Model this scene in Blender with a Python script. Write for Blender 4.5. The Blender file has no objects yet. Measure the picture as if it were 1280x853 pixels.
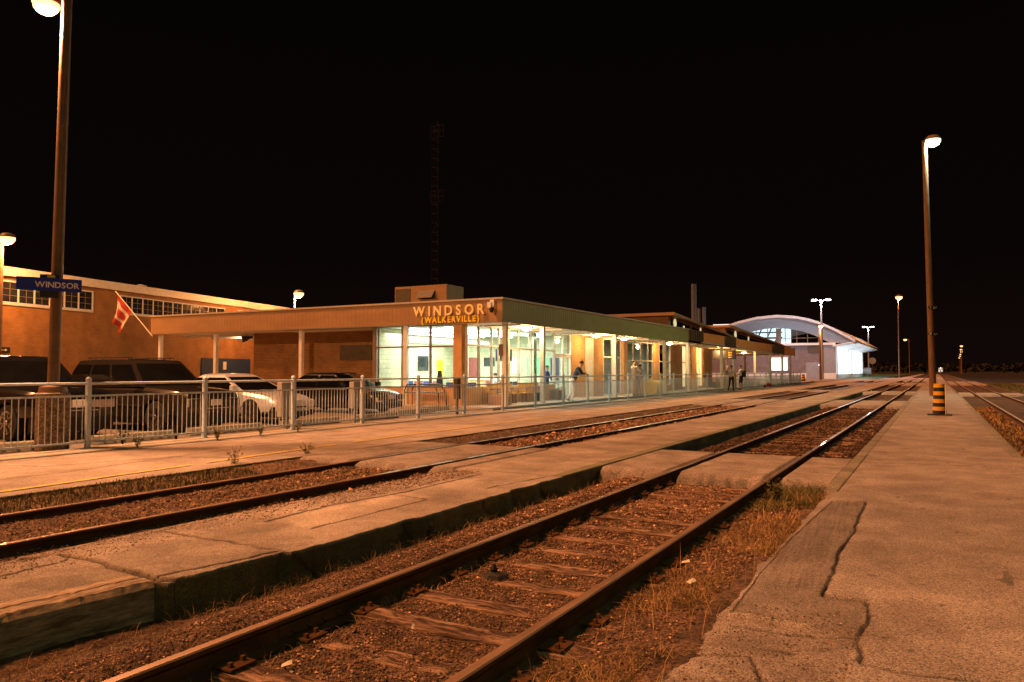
import bpy, bmesh, math, random
import numpy as np
from mathutils import Vector, Matrix
random.seed(7)
rng = np.random.default_rng(11)
R = math.radians
sc = bpy.context.scene
col = sc.collection

# ------------------------------------------------------------------ materials
def nt(name):
    m = bpy.data.materials.new(name); m.use_nodes = True
    t = m.node_tree
    return m, t, t.nodes, t.links, t.nodes['Principled BSDF']

def surf(name, base, base2=None, scale=3.0, rough=0.75, metal=0.0, bump=0.0, bscale=40.0, vcol=False,
         speck=0.0, speckscale=120.0, spec=0.4, detail=6.0, contrast=(0.35, 0.65), bdist=0.02, stretch=(1, 1, 1), coat=0.0):
    m, t, N, L, P = nt(name)
    tc = N.new('ShaderNodeTexCoord'); mp = N.new('ShaderNodeMapping'); mp.inputs['Scale'].default_value = stretch
    L.new(tc.outputs['Object'], mp.inputs[0])
    n = N.new('ShaderNodeTexNoise'); n.inputs['Scale'].default_value = scale; n.inputs['Detail'].default_value = detail
    n.inputs['Roughness'].default_value = 0.62
    L.new(mp.outputs[0], n.inputs['Vector'])
    rp = N.new('ShaderNodeValToRGB')
    b2 = base2 or tuple(c * 0.7 for c in base)
    rp.color_ramp.elements[0].position = contrast[0]; rp.color_ramp.elements[1].position = contrast[1]
    rp.color_ramp.elements[0].color = (*b2, 1); rp.color_ramp.elements[1].color = (*base, 1)
    L.new(n.outputs['Fac'], rp.inputs[0])
    out = rp.outputs[0]
    if speck:
        v = N.new('ShaderNodeTexVoronoi'); v.inputs['Scale'].default_value = speckscale
        L.new(mp.outputs[0], v.inputs['Vector'])
        sp = N.new('ShaderNodeSeparateColor'); L.new(v.outputs['Color'], sp.inputs[0])
        mr = N.new('ShaderNodeMapRange'); mr.inputs[3].default_value = 1 - speck; mr.inputs[4].default_value = 1 + speck
        L.new(sp.outputs[0], mr.inputs[0])
        mx = N.new('ShaderNodeMix'); mx.data_type = 'RGBA'; mx.blend_type = 'MULTIPLY'; mx.inputs[0].default_value = 1
        L.new(out, mx.inputs[6]); L.new(mr.outputs[0], mx.inputs[7]); out = mx.outputs[2]
    if vcol:
        a = N.new('ShaderNodeVertexColor'); a.layer_name = 'Col'
        mx = N.new('ShaderNodeMix'); mx.data_type = 'RGBA'; mx.blend_type = 'MULTIPLY'; mx.inputs[0].default_value = 1
        L.new(out, mx.inputs[6]); L.new(a.outputs[0], mx.inputs[7]); out = mx.outputs[2]
    L.new(out, P.inputs['Base Color'])
    P.inputs['Roughness'].default_value = rough; P.inputs['Metallic'].default_value = metal
    P.inputs['Specular IOR Level'].default_value = spec
    P.inputs['Coat Weight'].default_value = coat; P.inputs['Coat Roughness'].default_value = 0.05
    if bump:
        nb = N.new('ShaderNodeTexNoise'); nb.inputs['Scale'].default_value = bscale; nb.inputs['Detail'].default_value = 5
        nb.inputs['Roughness'].default_value = 0.7
        L.new(mp.outputs[0], nb.inputs['Vector'])
        bm = N.new('ShaderNodeBump'); bm.inputs['Strength'].default_value = bump; bm.inputs['Distance'].default_value = bdist
        L.new(nb.outputs['Fac'], bm.inputs['Height']); L.new(bm.outputs[0], P.inputs['Normal'])
    return m

def brick(name, c1, c2, mortar, axis='x', bw=0.22, bh=0.075, rough=0.85, ms=0.012):
    m, t, N, L, P = nt(name)
    tc = N.new('ShaderNodeTexCoord'); s = N.new('ShaderNodeSeparateXYZ'); c = N.new('ShaderNodeCombineXYZ')
    L.new(tc.outputs['Object'], s.inputs[0])
    L.new(s.outputs['X' if axis == 'x' else 'Y'], c.inputs[0]); L.new(s.outputs['Z'], c.inputs[1])
    b = N.new('ShaderNodeTexBrick'); b.inputs['Scale'].default_value = 1
    b.inputs['Brick Width'].default_value = bw; b.inputs['Row Height'].default_value = bh
    b.inputs['Mortar Size'].default_value = ms; b.inputs['Mortar Smooth'].default_value = 0.3
    b.inputs['Color1'].default_value = (*c1, 1); b.inputs['Color2'].default_value = (*c2, 1); b.inputs['Mortar'].default_value = (*mortar, 1)
    L.new(c.outputs[0], b.inputs['Vector'])
    n = N.new('ShaderNodeTexNoise'); n.inputs['Scale'].default_value = 1.3; n.inputs['Detail'].default_value = 7
    L.new(tc.outputs['Object'], n.inputs['Vector'])
    mr = N.new('ShaderNodeMapRange'); mr.inputs[1].default_value = .3; mr.inputs[2].default_value = .7
    mr.inputs[3].default_value = .72; mr.inputs[4].default_value = 1.12
    L.new(n.outputs['Fac'], mr.inputs[0])
    mx = N.new('ShaderNodeMix'); mx.data_type = 'RGBA'; mx.blend_type = 'MULTIPLY'; mx.inputs[0].default_value = 1
    L.new(b.outputs['Color'], mx.inputs[6]); L.new(mr.outputs[0], mx.inputs[7]); L.new(mx.outputs[2], P.inputs['Base Color'])
    bp = N.new('ShaderNodeBump'); bp.inputs['Strength'].default_value = .5; bp.inputs['Distance'].default_value = -.01
    L.new(b.outputs['Fac'], bp.inputs['Height']); L.new(bp.outputs[0], P.inputs['Normal'])
    P.inputs['Roughness'].default_value = rough
    return m

def emit(name, c, s, sample='NONE'):
    m, t, N, L, P = nt(name)
    P.inputs['Base Color'].default_value = (*[min(1, x) for x in c], 1)
    P.inputs['Emission Color'].default_value = (*c, 1); P.inputs['Emission Strength'].default_value = s
    m.cycles.emission_sampling = sample
    return m

def glass(name, tint=(0.9, 0.95, 0.95), alpha=0.12, rough=0.02):
    m, t, N, L, P = nt(name)
    tr = N.new('ShaderNodeBsdfTransparent'); tr.inputs[0].default_value = (*tint, 1)
    gl = N.new('ShaderNodeBsdfGlossy'); gl.inputs['Roughness'].default_value = rough
    lw = N.new('ShaderNodeFresnel'); lw.inputs[0].default_value = 1.45
    mx = N.new('ShaderNodeMixShader'); L.new(lw.outputs[0], mx.inputs[0]); L.new(tr.outputs[0], mx.inputs[1]); L.new(gl.outputs[0], mx.inputs[2])
    o = N['Material Output']; L.new(mx.outputs[0], o.inputs[0]); N.remove(P)
    return m

M = dict(
    asphalt=surf('old_asphalt', (.38, .33, .32), (.24, .2, .19), 1.6, .9, bump=1.0, bscale=90, vcol=True, speck=.7, speckscale=150, bdist=.014),
    asphalt_l=surf('pale_old_pavement', (.44, .375, .34), (.25, .205, .18), 1.1, .9, bump=.9, bscale=70, vcol=True, speck=.45, speckscale=120, bdist=.012),
    slab=surf('crossing_asphalt', (.4, .34, .32), (.22, .185, .17), 2.0, .92, bump=1.0, bscale=60, vcol=True, speck=.5, speckscale=90, bdist=.015),
    bed=surf('track_bed_earth', (.24, .145, .1), (.08, .045, .03), 4.0, .95, bump=1.0, bscale=70, vcol=True, speck=.7, speckscale=48, bdist=.03),
    lot=surf('parking_asphalt', (.2, .17, .145), (.12, .1, .09), .8, .9, bump=.4, bscale=40, speck=.2, speckscale=50, bdist=.01),
    gravel=surf('gravel_lot_surface', (.16, .11, .08), (.05, .035, .025), .6, .95, bump=.6, bscale=20, speck=.4, speckscale=30),
    earth=surf('bare_earth', (.012, .009, .007), (.006, .005, .004), .2, .95),
    concrete=surf('weathered_concrete', (.26, .25, .2), (.12, .115, .085), 5.0, .9, bump=.8, bscale=30, bdist=.015, speck=.15, speckscale=90),
    kerb=surf('kerb_concrete', (.33, .32, .27), (.2, .19, .15), 4.0, .9, bump=.5, bscale=40, bdist=.01),
    walk=surf('smooth_concrete_walk', (.42, .38, .33), (.32, .29, .25), 1.5, .85, bump=.15, bscale=30),
    stone=surf('ballast_stone', (.32, .195, .135), (.09, .052, .036), 9, .9, vcol=True),
    tie=surf('weathered_tie_wood', (.48, .3, .21), (.07, .035, .022), 3.5, .95, bump=1.0, bscale=9, bdist=.04, stretch=(.5, 6, 6), contrast=(.42, .6)),
    stack=surf('grey_stack_steel', (.12, .13, .15), (.08, .09, .1), 3, .8),
    mast=surf('dark_mast_steel', (.006, .004, .004), (.004, .003, .003), 5, .8),
    wing=surf('fascia_orange_lit', (.95, .48, .18), (.85, .42, .15), .8, .6, stretch=(1, 1, 3)),  # wing fascia with orange lamplight put into its colour
    wingr=surf('roof_metal_orange_lit', (.42, .27, .15), (.34, .21, .12), .8, .6),  # wing roof metal, colour carries the orange-brown light on it
    timber=surf('grey_edge_timber', (.46, .36, .28), (.14, .1, .07), 5, .85, bump=1.0, bscale=12, bdist=.02, stretch=(4, .9, 6)),
    rail=surf('rusty_rail_steel', (.12, .06, .032), (.055, .028, .015), 9, .95, metal=0, bump=.3, bscale=60, bdist=.004, stretch=(1, .3, 1), spec=.08),
    railtop=surf('polished_rail_head', (.36, .22, .14), (.18, .1, .06), 7, .5, coat=.45, metal=.35, bump=.1, bscale=40, bdist=.003, stretch=(1, .15, 1)),
    railfar=surf('rail_head_far_glint', (.8, .68, .58), (.6, .48, .4), 7, .35, metal=.3, coat=.5, stretch=(1, .15, 1)),  # brighter copy of the rail head, distant lamp glint put into its colour
    railshiny=surf('shiny_rail_head', (.65, .6, .55), (.45, .4, .35), 7, .25, metal=1.0),
    straw=surf('dry_grass', (.5, .3, .14), (.2, .11, .05), 6, .8, vcol=True),
    weed=surf('weed_green', (.16, .15, .05), (.09, .08, .03), 8, .7),
    turf=surf('short_turf', (.045, .11, .03), (.025, .055, .015), .7, .9, bump=.5, bscale=10),
    galv=surf('galvanised_fence_paint', (.6, .72, .85), (.48, .58, .7), 10, .5, metal=.1),
    galvd=surf('dull_fence_sheet', (.32, .31, .28), (.24, .235, .21), 8, .5),
    whitep=surf('white_painted_steel', (.8, .78, .74), (.68, .66, .62), 6, .5),
    soffit=surf('white_soffit_board', (.74, .72, .68), (.64, .62, .58), 1.0, .7),
    beige=surf('beige_fascia_metal', (.37, .23, .12), (.3, .185, .095), .8, .55, stretch=(1, 1, 3)),
    olive=surf('side_fascia_green_lit', (.31, .33, .14), (.26, .28, .115), .8, .5, stretch=(1, 1, 3)),  # side copy of the fascia metal, greenish lamplight put into its colour
    cap=surf('fascia_cap_trim', (.5, .44, .35), (.4, .35, .28), 3, .5),
    frame=surf('window_frame_paint', (.6, .58, .52), (.5, .48, .43), 5, .5),
    framed=surf('dark_bronze_frame', (.22, .17, .12), (.16, .12, .09), 5, .5),
    louvre=surf('dark_louvre_metal', (.12, .10, .07), (.08, .065, .05), 5, .6),
    roof=surf('roofing_felt', (.05, .045, .04), (.03, .028, .025), .6, .95),
    orangep=surf('orange_tan_pillar', (.6, .36, .16), (.5, .3, .13), 4, .7),
    door=surf('white_panel_door', (.68, .66, .6), (.6, .58, .53), 4, .5),
    navy=surf('navy_sign_paint', (.014, .035, .45), (.01, .03, .38), 4, .5),
    black=surf('black_plastic', (.02, .02, .02), (.012, .012, .012), 8, .45),
    darkm=surf('dark_painted_metal', (.06, .055, .05), (.04, .035, .03), 8, .5),
    rubber=surf('tyre_rubber', (.018, .018, .018), (.01, .01, .01), 8, .85),
    chrome=surf('chrome', (.75, .75, .75), (.7, .7, .7), 3, .12, metal=1),
    rim=surf('alloy_rim', (.6, .58, .55), (.5, .48, .46), 3, .25, metal=1),
    carglass=surf('car_window_glass', (.006, .006, .006), (.004, .004, .004), 3, .04, spec=.5),
    white=surf('white_lettering', (.85, .83, .8), (.8, .78, .75), 3, .5),
    gold=surf('gold_lettering', (.95, .85, .45), (.85, .7, .3), 5, .35),
    yellow=surf('yellow_letter_paint', (.95, .75, .05), (.9, .65, .03), 5, .5),
    yline=surf('worn_yellow_paint', (.7, .5, .05), (.42, .33, .16), 9, .85, contrast=(.35, .5)),
    woodpole=surf('brown_wood_pole', (.2, .12, .07), (.09, .05, .03), 4, .85, bump=.5, bscale=12, stretch=(5, 5, .3)),
    steelpole=surf('brown_steel_pole', (.2, .12, .07), (.14, .085, .05), 4, .5, metal=.1),
    galvpole=surf('grey_steel_pole', (.45, .45, .46), (.38, .38, .39), 4, .45, metal=.3),
    aggregate=surf('exposed_aggregate', (.28, .2, .13), (.13, .09, .06), 12, .95, bump=1, bscale=45, speck=.6, speckscale=45),
    wallroom=brick('yellow_glazed_brick_inside', (.6, .61, .44), (.54, .55, .39), (.4, .42, .3), 'y', .3, .2),
    wallroomx=brick('yellow_glazed_brick_inside_x', (.6, .61, .44), (.54, .55, .39), (.4, .42, .3), 'x', .3, .2),
    ceil=surf('interior_ceiling', (.72, .76, .72), (.66, .7, .66), 1, .8),
    floor=surf('interior_floor', (.4, .38, .32), (.33, .31, .26), 1, .5),
    brickx=brick('tan_brick_front', (.40, .22, .085), (.33, .175, .065), (.22, .13, .06), 'x'),
    bricky=brick('tan_brick_side', (.48, .27, .09), (.42, .225, .075), (.3, .18, .08), 'y'),
    brickback=brick('orange_brick_far', (.40, .2, .07), (.35, .17, .055), (.27, .15, .06), 'y', .3, .1),
    brickgrey=brick('mauve_block_wall', (.24, .20, .21), (.21, .17, .18), (.17, .14, .15), 'x', .6, .2),
    greyshell=surf('grey_roof_panel', (.33, .35, .4), (.28, .3, .35), 1.2, .6),
    greylight=surf('pale_roof_edge', (.66, .69, .76), (.58, .61, .67), 2, .6),
    gwhite=surf('white_cladding', (.8, .82, .84), (.74, .76, .78), 2, .6),
    gdark=surf('dark_window_glass', (.03, .035, .045), (.02, .025, .03), 1, .08, spec=.8),
    pane=glass('clear_window_glass'),
    bluechair=surf('blue_seat_fabric', (.05, .08, .3), (.04, .06, .22), 5, .8),
    redchair=surf('red_seat_fabric', (.35, .1, .1), (.25, .07, .07), 5, .8),
    yellowseat=surf('yellow_bench_slats', (.75, .45, .06), (.65, .38, .05), 5, .5),
    blue=surf('blue_arm_plastic', (.05, .08, .45), (.04, .06, .35), 5, .4),
    yellowbin=surf('yellow_plastic', (.75, .55, .02), (.65, .47, .02), 5, .45),
    tanbox=surf('tan_concrete_planter', (.4, .25, .17), (.32, .2, .13), 5, .8),
    greybox=surf('grey_cabinet', (.3, .29, .29), (.24, .23, .23), 5, .6),
    red=surf('flag_red', (.28, .02, .015), (.2, .015, .01), 5, .8),
    flagw=surf('flag_white', (.42, .38, .36), (.36, .33, .3), 5, .8),
    hiYellow=surf('hazard_yellow', (.75, .38, .02), (.65, .33, .02), 5, .5),
    hiBlack=surf('hazard_black', (.02, .015, .012), (.015, .012, .01), 5, .5),
    foliage=surf('dark_foliage', (.002, .003, .0015), (.001, .0015, .001), 1.5, .8),
    paper=surf('litter_paper', (.7, .68, .62), (.5, .48, .44), 9, .8),
    green=surf('poster_green', (.15, .6, .3), (.3, .75, .4), 6, .5),
    bluedoor=surf('blue_steel_door', (.02, .045, .12), (.015, .035, .09), 2, .6),
    skin=surf('skin', (.5, .28, .19), (.44, .24, .16), 12, .6),
    E_sod=emit('lit_sodium_lens', (1, .5, .2), 3.2), E_wht=emit('lit_mercury_lens', (.72, 1, .66), 1.9),
    E_cool=emit('lit_led_lens', (.75, .85, 1), 12), E_tube=emit('lit_fluorescent_tube', (.88, 1, .9), 5),
    E_soffit=emit('lit_soffit_lens', (1, .85, .55), 14), E_far=emit('distant_lens', (1, .5, .2), 3.0),
    E_far2=emit('distant_white_lens', (1, .85, .75), 1.2),
    E_wall=emit('backlit_white_glazing', (.85, .93, 1), 1.5), E_int=emit('bright_hall_inside', (.8, .92, .95), 1.3),
    E_case=emit('lit_vending_front', (.75, .9, 1), 1.4), E_win=emit('lit_room_panel', (1, .85, .45), .7),
)

# ------------------------------------------------------------------ helpers
def link(o, parent=None):
    col.objects.link(o)
    if parent is not None: o.parent = parent
    return o

def tag(o, label=None, cat=None, group=None, kind=None):
    if label: o['label'] = label
    if cat: o['category'] = cat
    if group: o['group'] = group
    if kind: o['kind'] = kind
    return o

def thing(name, label, cat, loc=(0, 0, 0), rz=0, group=None):
    o = bpy.data.objects.new(name, None); o.empty_display_size = .2
    o.location = loc; o.rotation_euler = (0, 0, rz); link(o)
    return tag(o, label, cat, group)

def dup(root, loc, rz=None, label=None):
    def rec(o, p):
        c = o.copy(); col.objects.link(c); c.parent = p
        for ch in o.children: rec(ch, c)
        return c
    r = rec(root, None); r.location = loc
    if rz is not None: r.rotation_euler = (0, 0, rz)
    if label: r['label'] = label
    return r

class MB:
    def __init__(s): s.v = []; s.f = []; s.m = []; s.mi = 0
    def add(s, vs, fs):
        b = len(s.v); s.v += [tuple(v) for v in vs]; s.f += [tuple(b + i for i in f) for f in fs]; s.m += [s.mi] * len(fs); return s
    def box(s, x0, x1, y0, y1, z0, z1):
        return s.add([(x0, y0, z0), (x1, y0, z0), (x1, y1, z0), (x0, y1, z0), (x0, y0, z1), (x1, y0, z1), (x1, y1, z1), (x0, y1, z1)],
                     [(3, 2, 1, 0), (4, 5, 6, 7), (0, 1, 5, 4), (1, 2, 6, 5), (2, 3, 7, 6), (3, 0, 4, 7)])
    def bev(s, x0, x1, y0, y1, z0, z1, b=.02):
        # box with chamfered top edges
        s.add([(x0, y0, z0), (x1, y0, z0), (x1, y1, z0), (x0, y1, z0), (x0, y0, z1 - b), (x1, y0, z1 - b), (x1, y1, z1 - b), (x0, y1, z1 - b),
               (x0 + b, y0 + b, z1), (x1 - b, y0 + b, z1), (x1 - b, y1 - b, z1), (x0 + b, y1 - b, z1)],
              [(3, 2, 1, 0), (8, 9, 10, 11), (0, 1, 5, 4), (1, 2, 6, 5), (2, 3, 7, 6), (3, 0, 4, 7), (4, 5, 9, 8), (5, 6, 10, 9), (6, 7, 11, 10), (7, 4, 8, 11)]); return s
    def quad(s, a, b, c, d): return s.add([a, b, c, d], [(0, 1, 2, 3)])
    def tube(s, p0, p1, r0, r1=None, n=10, cap=True):
        r1 = r0 if r1 is None else r1
        p0 = Vector(p0); p1 = Vector(p1); d = (p1 - p0).normalized()
        a = Vector((0, 0, 1)) if abs(d.z) < .9 else Vector((1, 0, 0))
        u = d.cross(a).normalized(); w = d.cross(u)
        vs = []
        for p, r in ((p0, r0), (p1, r1)):
            for k in range(n):
                t = 2 * math.pi * k / n; vs.append(p + (u * math.cos(t) + w * math.sin(t)) * r)
        fs = [(k, (k + 1) % n, n + (k + 1) % n, n + k) for k in range(n)]
        if cap: fs += [tuple(reversed(range(n))), tuple(range(n, 2 * n))]
        return s.add(vs, fs)
    def lathe(s, prof, c=(0, 0, 0), n=20, axis='z'):
        vs = []
        for r, h in prof:
            for k in range(n):
                t = 2 * math.pi * k / n; x, y = r * math.cos(t), r * math.sin(t)
                p = (x, y, h) if axis == 'z' else ((x, h, y) if axis == 'y' else (h, x, y))
                vs.append((c[0] + p[0], c[1] + p[1], c[2] + p[2]))
        fs = []
        for i in range(len(prof) - 1):
            for k in range(n): fs.append((i * n + k, i * n + (k + 1) % n, (i + 1) * n + (k + 1) % n, (i + 1) * n + k))
        fs += [tuple(reversed(range(n))), tuple(range((len(prof) - 1) * n, len(prof) * n))]
        return s.add(vs, fs)
    def extrude(s, poly, a, b, axis='y'):
        # polygon in the two remaining axes, extruded from a to b along axis
        n = len(poly)
        def P(p, t): return (p[0], t, p[1]) if axis == 'y' else ((t, p[0], p[1]) if axis == 'x' else (p[0], p[1], t))
        vs = [P(p, a) for p in poly] + [P(p, b) for p in poly]
        fs = [(k, (k + 1) % n, n + (k + 1) % n, n + k) for k in range(n)] + [tuple(reversed(range(n))), tuple(range(n, 2 * n))]
        return s.add(vs, fs)
    def build(s, name, mats, parent=None, smooth=False, loc=None, fixn=True):
        me = bpy.data.meshes.new(name); me.from_pydata(s.v, [], s.f)
        if not isinstance(mats, (list, tuple)): mats = [mats]
        for m in mats: me.materials.append(M[m] if isinstance(m, str) else m)
        if len(mats) > 1: me.polygons.foreach_set('material_index', s.m)
        if fixn:
            bm = bmesh.new(); bm.from_mesh(me); bmesh.ops.recalc_face_normals(bm, faces=bm.faces); bm.to_mesh(me); bm.free()
        if smooth:
            me.polygons.foreach_set('use_smooth', [True] * len(me.polygons))
            try: me.set_sharp_from_angle(angle=R(40))
            except Exception: pass
        me.update()
        o = bpy.data.objects.new(name, me)
        if loc: o.location = loc
        return link(o, parent)

def light(name, loc, power, color, radius=.15, kind='POINT', parent=None, **kw):
    d = bpy.data.lights.new(name, kind); d.energy = power; d.color = color
    if kind in ('POINT', 'SPOT'): d.shadow_soft_size = radius
    for k, v in kw.items(): setattr(d, k, v)
    o = bpy.data.objects.new(name, d); o.location = loc
    return link(o, parent)

# value noise in numpy
def _h(ix, iy, s):
    v = np.sin(ix * 127.1 + iy * 311.7 + s * 74.7) * 43758.5453
    return v - np.floor(v)
def vn(x, y, s=0):
    ix = np.floor(x); iy = np.floor(y); fx = x - ix; fy = y - iy
    fx = fx * fx * (3 - 2 * fx); fy = fy * fy * (3 - 2 * fy)
    a = _h(ix, iy, s); b = _h(ix + 1, iy, s); c = _h(ix, iy + 1, s); d = _h(ix + 1, iy + 1, s)
    return (a * (1 - fx) + b * fx) * (1 - fy) + (c * (1 - fx) + d * fx) * fy
def fbm(x, y, s=0, o=4):
    t = 0; a = .5
    for i in range(o): t = t + a * vn(x * 2 ** i, y * 2 ** i, s + i * 7); a *= .5
    return t
def segdist(x, y, pts):
    d = np.full(x.shape, 1e9)
    for (ax, ay), (bx, by) in zip(pts[:-1], pts[1:]):
        vx, vy = bx - ax, by - ay; L2 = vx * vx + vy * vy + 1e-9
        t = np.clip(((x - ax) * vx + (y - ay) * vy) / L2, 0, 1)
        d = np.minimum(d, np.hypot(x - ax - t * vx, y - ay - t * vy))
    return d
def inpoly(x, y, poly):
    r = np.zeros(x.shape, bool); n = len(poly); j = n - 1
    for i in range(n):
        xi, yi = poly[i]; xj, yj = poly[j]
        r ^= ((yi > y) != (yj > y)) & (x < (xj - xi) * (y - yi) / (yj - yi + 1e-12) + xi); j = i
    return r

def gridmesh(name, X, Y, Z, C, mat, smooth=True):
    ny, nx = X.shape
    me = bpy.data.meshes.new(name)
    co = np.stack([X, Y, Z], -1).reshape(-1, 3)
    idx = np.arange(ny * nx).reshape(ny, nx)
    f = np.stack([idx[:-1, :-1], idx[:-1, 1:], idx[1:, 1:], idx[1:, :-1]], -1).reshape(-1, 4)
    me.vertices.add(len(co)); me.vertices.foreach_set('co', co.ravel())
    me.loops.add(f.size); me.loops.foreach_set('vertex_index', f.ravel().astype(np.int32))
    me.polygons.add(len(f)); me.polygons.foreach_set('loop_start', np.arange(0, f.size, 4, dtype=np.int32))
    me.polygons.foreach_set('loop_total', np.full(len(f), 4, dtype=np.int32))
    me.update(calc_edges=True)
    ca = me.color_attributes.new('Col', 'FLOAT_COLOR', 'POINT')
    c4 = np.ones((len(co), 4)); c4[:, :3] = C.reshape(-1, 3) if C.ndim == 3 else np.repeat(C.reshape(-1, 1), 3, 1)
    ca.data.foreach_set('color', c4.ravel())
    me.polygons.foreach_set('use_smooth', np.full(len(f), smooth))
    me.materials.append(M[mat]); me.validate()
    return link(bpy.data.objects.new(name, me))

def yrows(y0, y1, k=.0065, m=.018):
    r = [y0]
    while r[-1] < y1: r.append(r[-1] + max(m, k * abs(r[-1])))
    r[-1] = y1
    return np.array(r)

def strip(name, y0, y1, xl, xr, nx, zf, cf, mat, skl=None, skr=None, k=.0065, m=.018, pw=1.0):
    ys = yrows(y0, y1, k, m)
    u = (np.linspace(0, 1, nx) ** pw)[None, :]; Y = np.repeat(ys[:, None], nx, 1)
    XL = xl(ys)[:, None] if callable(xl) else np.full((len(ys), 1), xl)
    XR = xr(ys)[:, None] if callable(xr) else np.full((len(ys), 1), xr)
    X = XL + (XR - XL) * u
    Z = zf(X, Y); C = cf(X, Y)
    if C.ndim == 2: C = np.repeat(C[:, :, None], 3, 2)
    def skirt(edge, depth, sgn):
        nonlocal X, Y, Z, C
        xs, yy, zz, cc = [], [], [], []
        ks = np.linspace(0, 1, 12)[1:]
        j = -1 if edge == 'r' else 0
        ex = X[:, j]; ey = Y[:, j]; ez = Z[:, j]
        for t in ks:
            z = ez * (1 - t) - depth * t
            dsp = (fbm(ey * 1.3, z * 5 + 40, 5) - .5) * .05 + (fbm(ey * 9, z * 12, 6) - .5) * .02
            blk = (np.abs(((ey + 100) % 1.15) - .02) < .02) * -.02
            xs.append(ex + sgn * (.012 * math.sqrt(t) + dsp * min(1, t * 3) + blk)); yy.append(ey); zz.append(z)
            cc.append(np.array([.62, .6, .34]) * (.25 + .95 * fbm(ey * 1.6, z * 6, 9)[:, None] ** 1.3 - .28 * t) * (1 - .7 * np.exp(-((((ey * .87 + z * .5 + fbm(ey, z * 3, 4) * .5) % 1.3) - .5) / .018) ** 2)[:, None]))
        xs = np.stack(xs, 1); yy = np.stack(yy, 1); zz = np.stack(zz, 1); cc = np.stack(cc, 1)
        if edge == 'r':
            X = np.concatenate([X, xs], 1); Y = np.concatenate([Y, yy], 1); Z = np.concatenate([Z, zz], 1); C = np.concatenate([C, cc], 1)
        else:
            f = lambda a: a[:, ::-1]
            X = np.concatenate([f(xs), X], 1); Y = np.concatenate([f(yy), Y], 1); Z = np.concatenate([f(zz), Z], 1); C = np.concatenate([cc[:, ::-1], C], 1)
    if skr is not None: skirt('r', skr, 1)
    if skl is not None: skirt('l', skl, -1)
    o = gridmesh(name, X, Y, Z, C, mat)
    return tag(o, kind='structure')

# ------------------------------------------------------------------ ground
FAR = 420.0
g = MB(); g.quad((-2500, -1500, -.42), (2500, -1500, -.42), (2500, 3000, -.42), (-2500, 3000, -.42))
tag(g.build('ground', 'earth'), kind='structure')
sky_note = None

# right platform
crA = [(-.73, 9.77), (-.72, 8.8), (-.70, 7.87), (-.74, 7.1), (-.70, 6.38), (-.70, 5.6)]
crB = [(-.70, 5.6), (-.43, 5.59), (-.38, 5.2), (-.42, 4.75), (-.36, 4.4), (-.15, 4.33), (.34, 4.45), (1.2, 4.36)]
crC = [(-1.08, 4.76), (-.8, 4.72), (-.54, 4.8), (-.40, 4.9)]
crD = [(-1.06, 13.94), (-.14, 14.15), (.3, 14.18), (.8, 14.27), (1.2, 14.3)]
crE = [(-1.24, 4.2), (-.9, 4.3), (-.75, 3.9)]
patch = [(-1.08, 9.64), (-.73, 9.77), (-.70, 5.6), (-.43, 5.59), (-.40, 4.9), (-1.16, 4.95), (-1.2, 6.0), (-1.2, 7.6)]
def rp_left(y): return np.where(y < 10.4, -1.22 - .10 * (fbm(y * 1.1, y * 0 + 3, 1) - .45) - .05 * (fbm(y * 7, y * 0, 2) - .5) , -1.27)
def rp_right(y): return np.where(y < 15.2, 4.4, np.where(y < 15.9, 4.4 - (y - 15.2) / .7 * 3.1, 1.3))
def jit(x, y): return (fbm(x * 7, y * 7, 21) - .47) * .07
def rp_z(x, y):
    z = .012 * (fbm(x * .8, y * .5, 2) - .5) + .006 * (fbm(x * 6, y * 6, 3) - .5)
    j = jit(x, y) * .45 + (fbm(x * 30, y * 30, 22) - .47) * .025
    for c, w, dp in ((crA, .011, .035), (crB, .010, .03), (crC, .009, .02), (crD, .016, .03), (crE, .012, .02)):
        z = z - dp * np.exp(-((segdist(x + j, y + j, c) / w) ** 2)) * (.5 + vn(x * 5, y * 5, 3))
    ip = inpoly(x + j * .4, y, patch)
    z = z + ip * (-.012 + .010 * (fbm(x * 45 + 3 * y, y * 2.2, 14) - .5) * (y > 5.7)) 
    near = (x < -.42) & (y < 4.9)
    z = z - near * (.02 + .02 * fbm(x * 8, y * 8, 8))
    e = np.clip((-1.02 - x) / .2, 0, 1); z = z - np.where(y < 10.4, e * e * .05 * (fbm(y * 3, x * 3, 4) + .3), 0)
    kerbgap = (y > 10.4) * (.02 * np.exp(-((x + 1.1) / .012) ** 2) + (y > 15.9) * .02 * np.exp(-((x - 1.15) / .012) ** 2))
    return z - kerbgap
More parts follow.
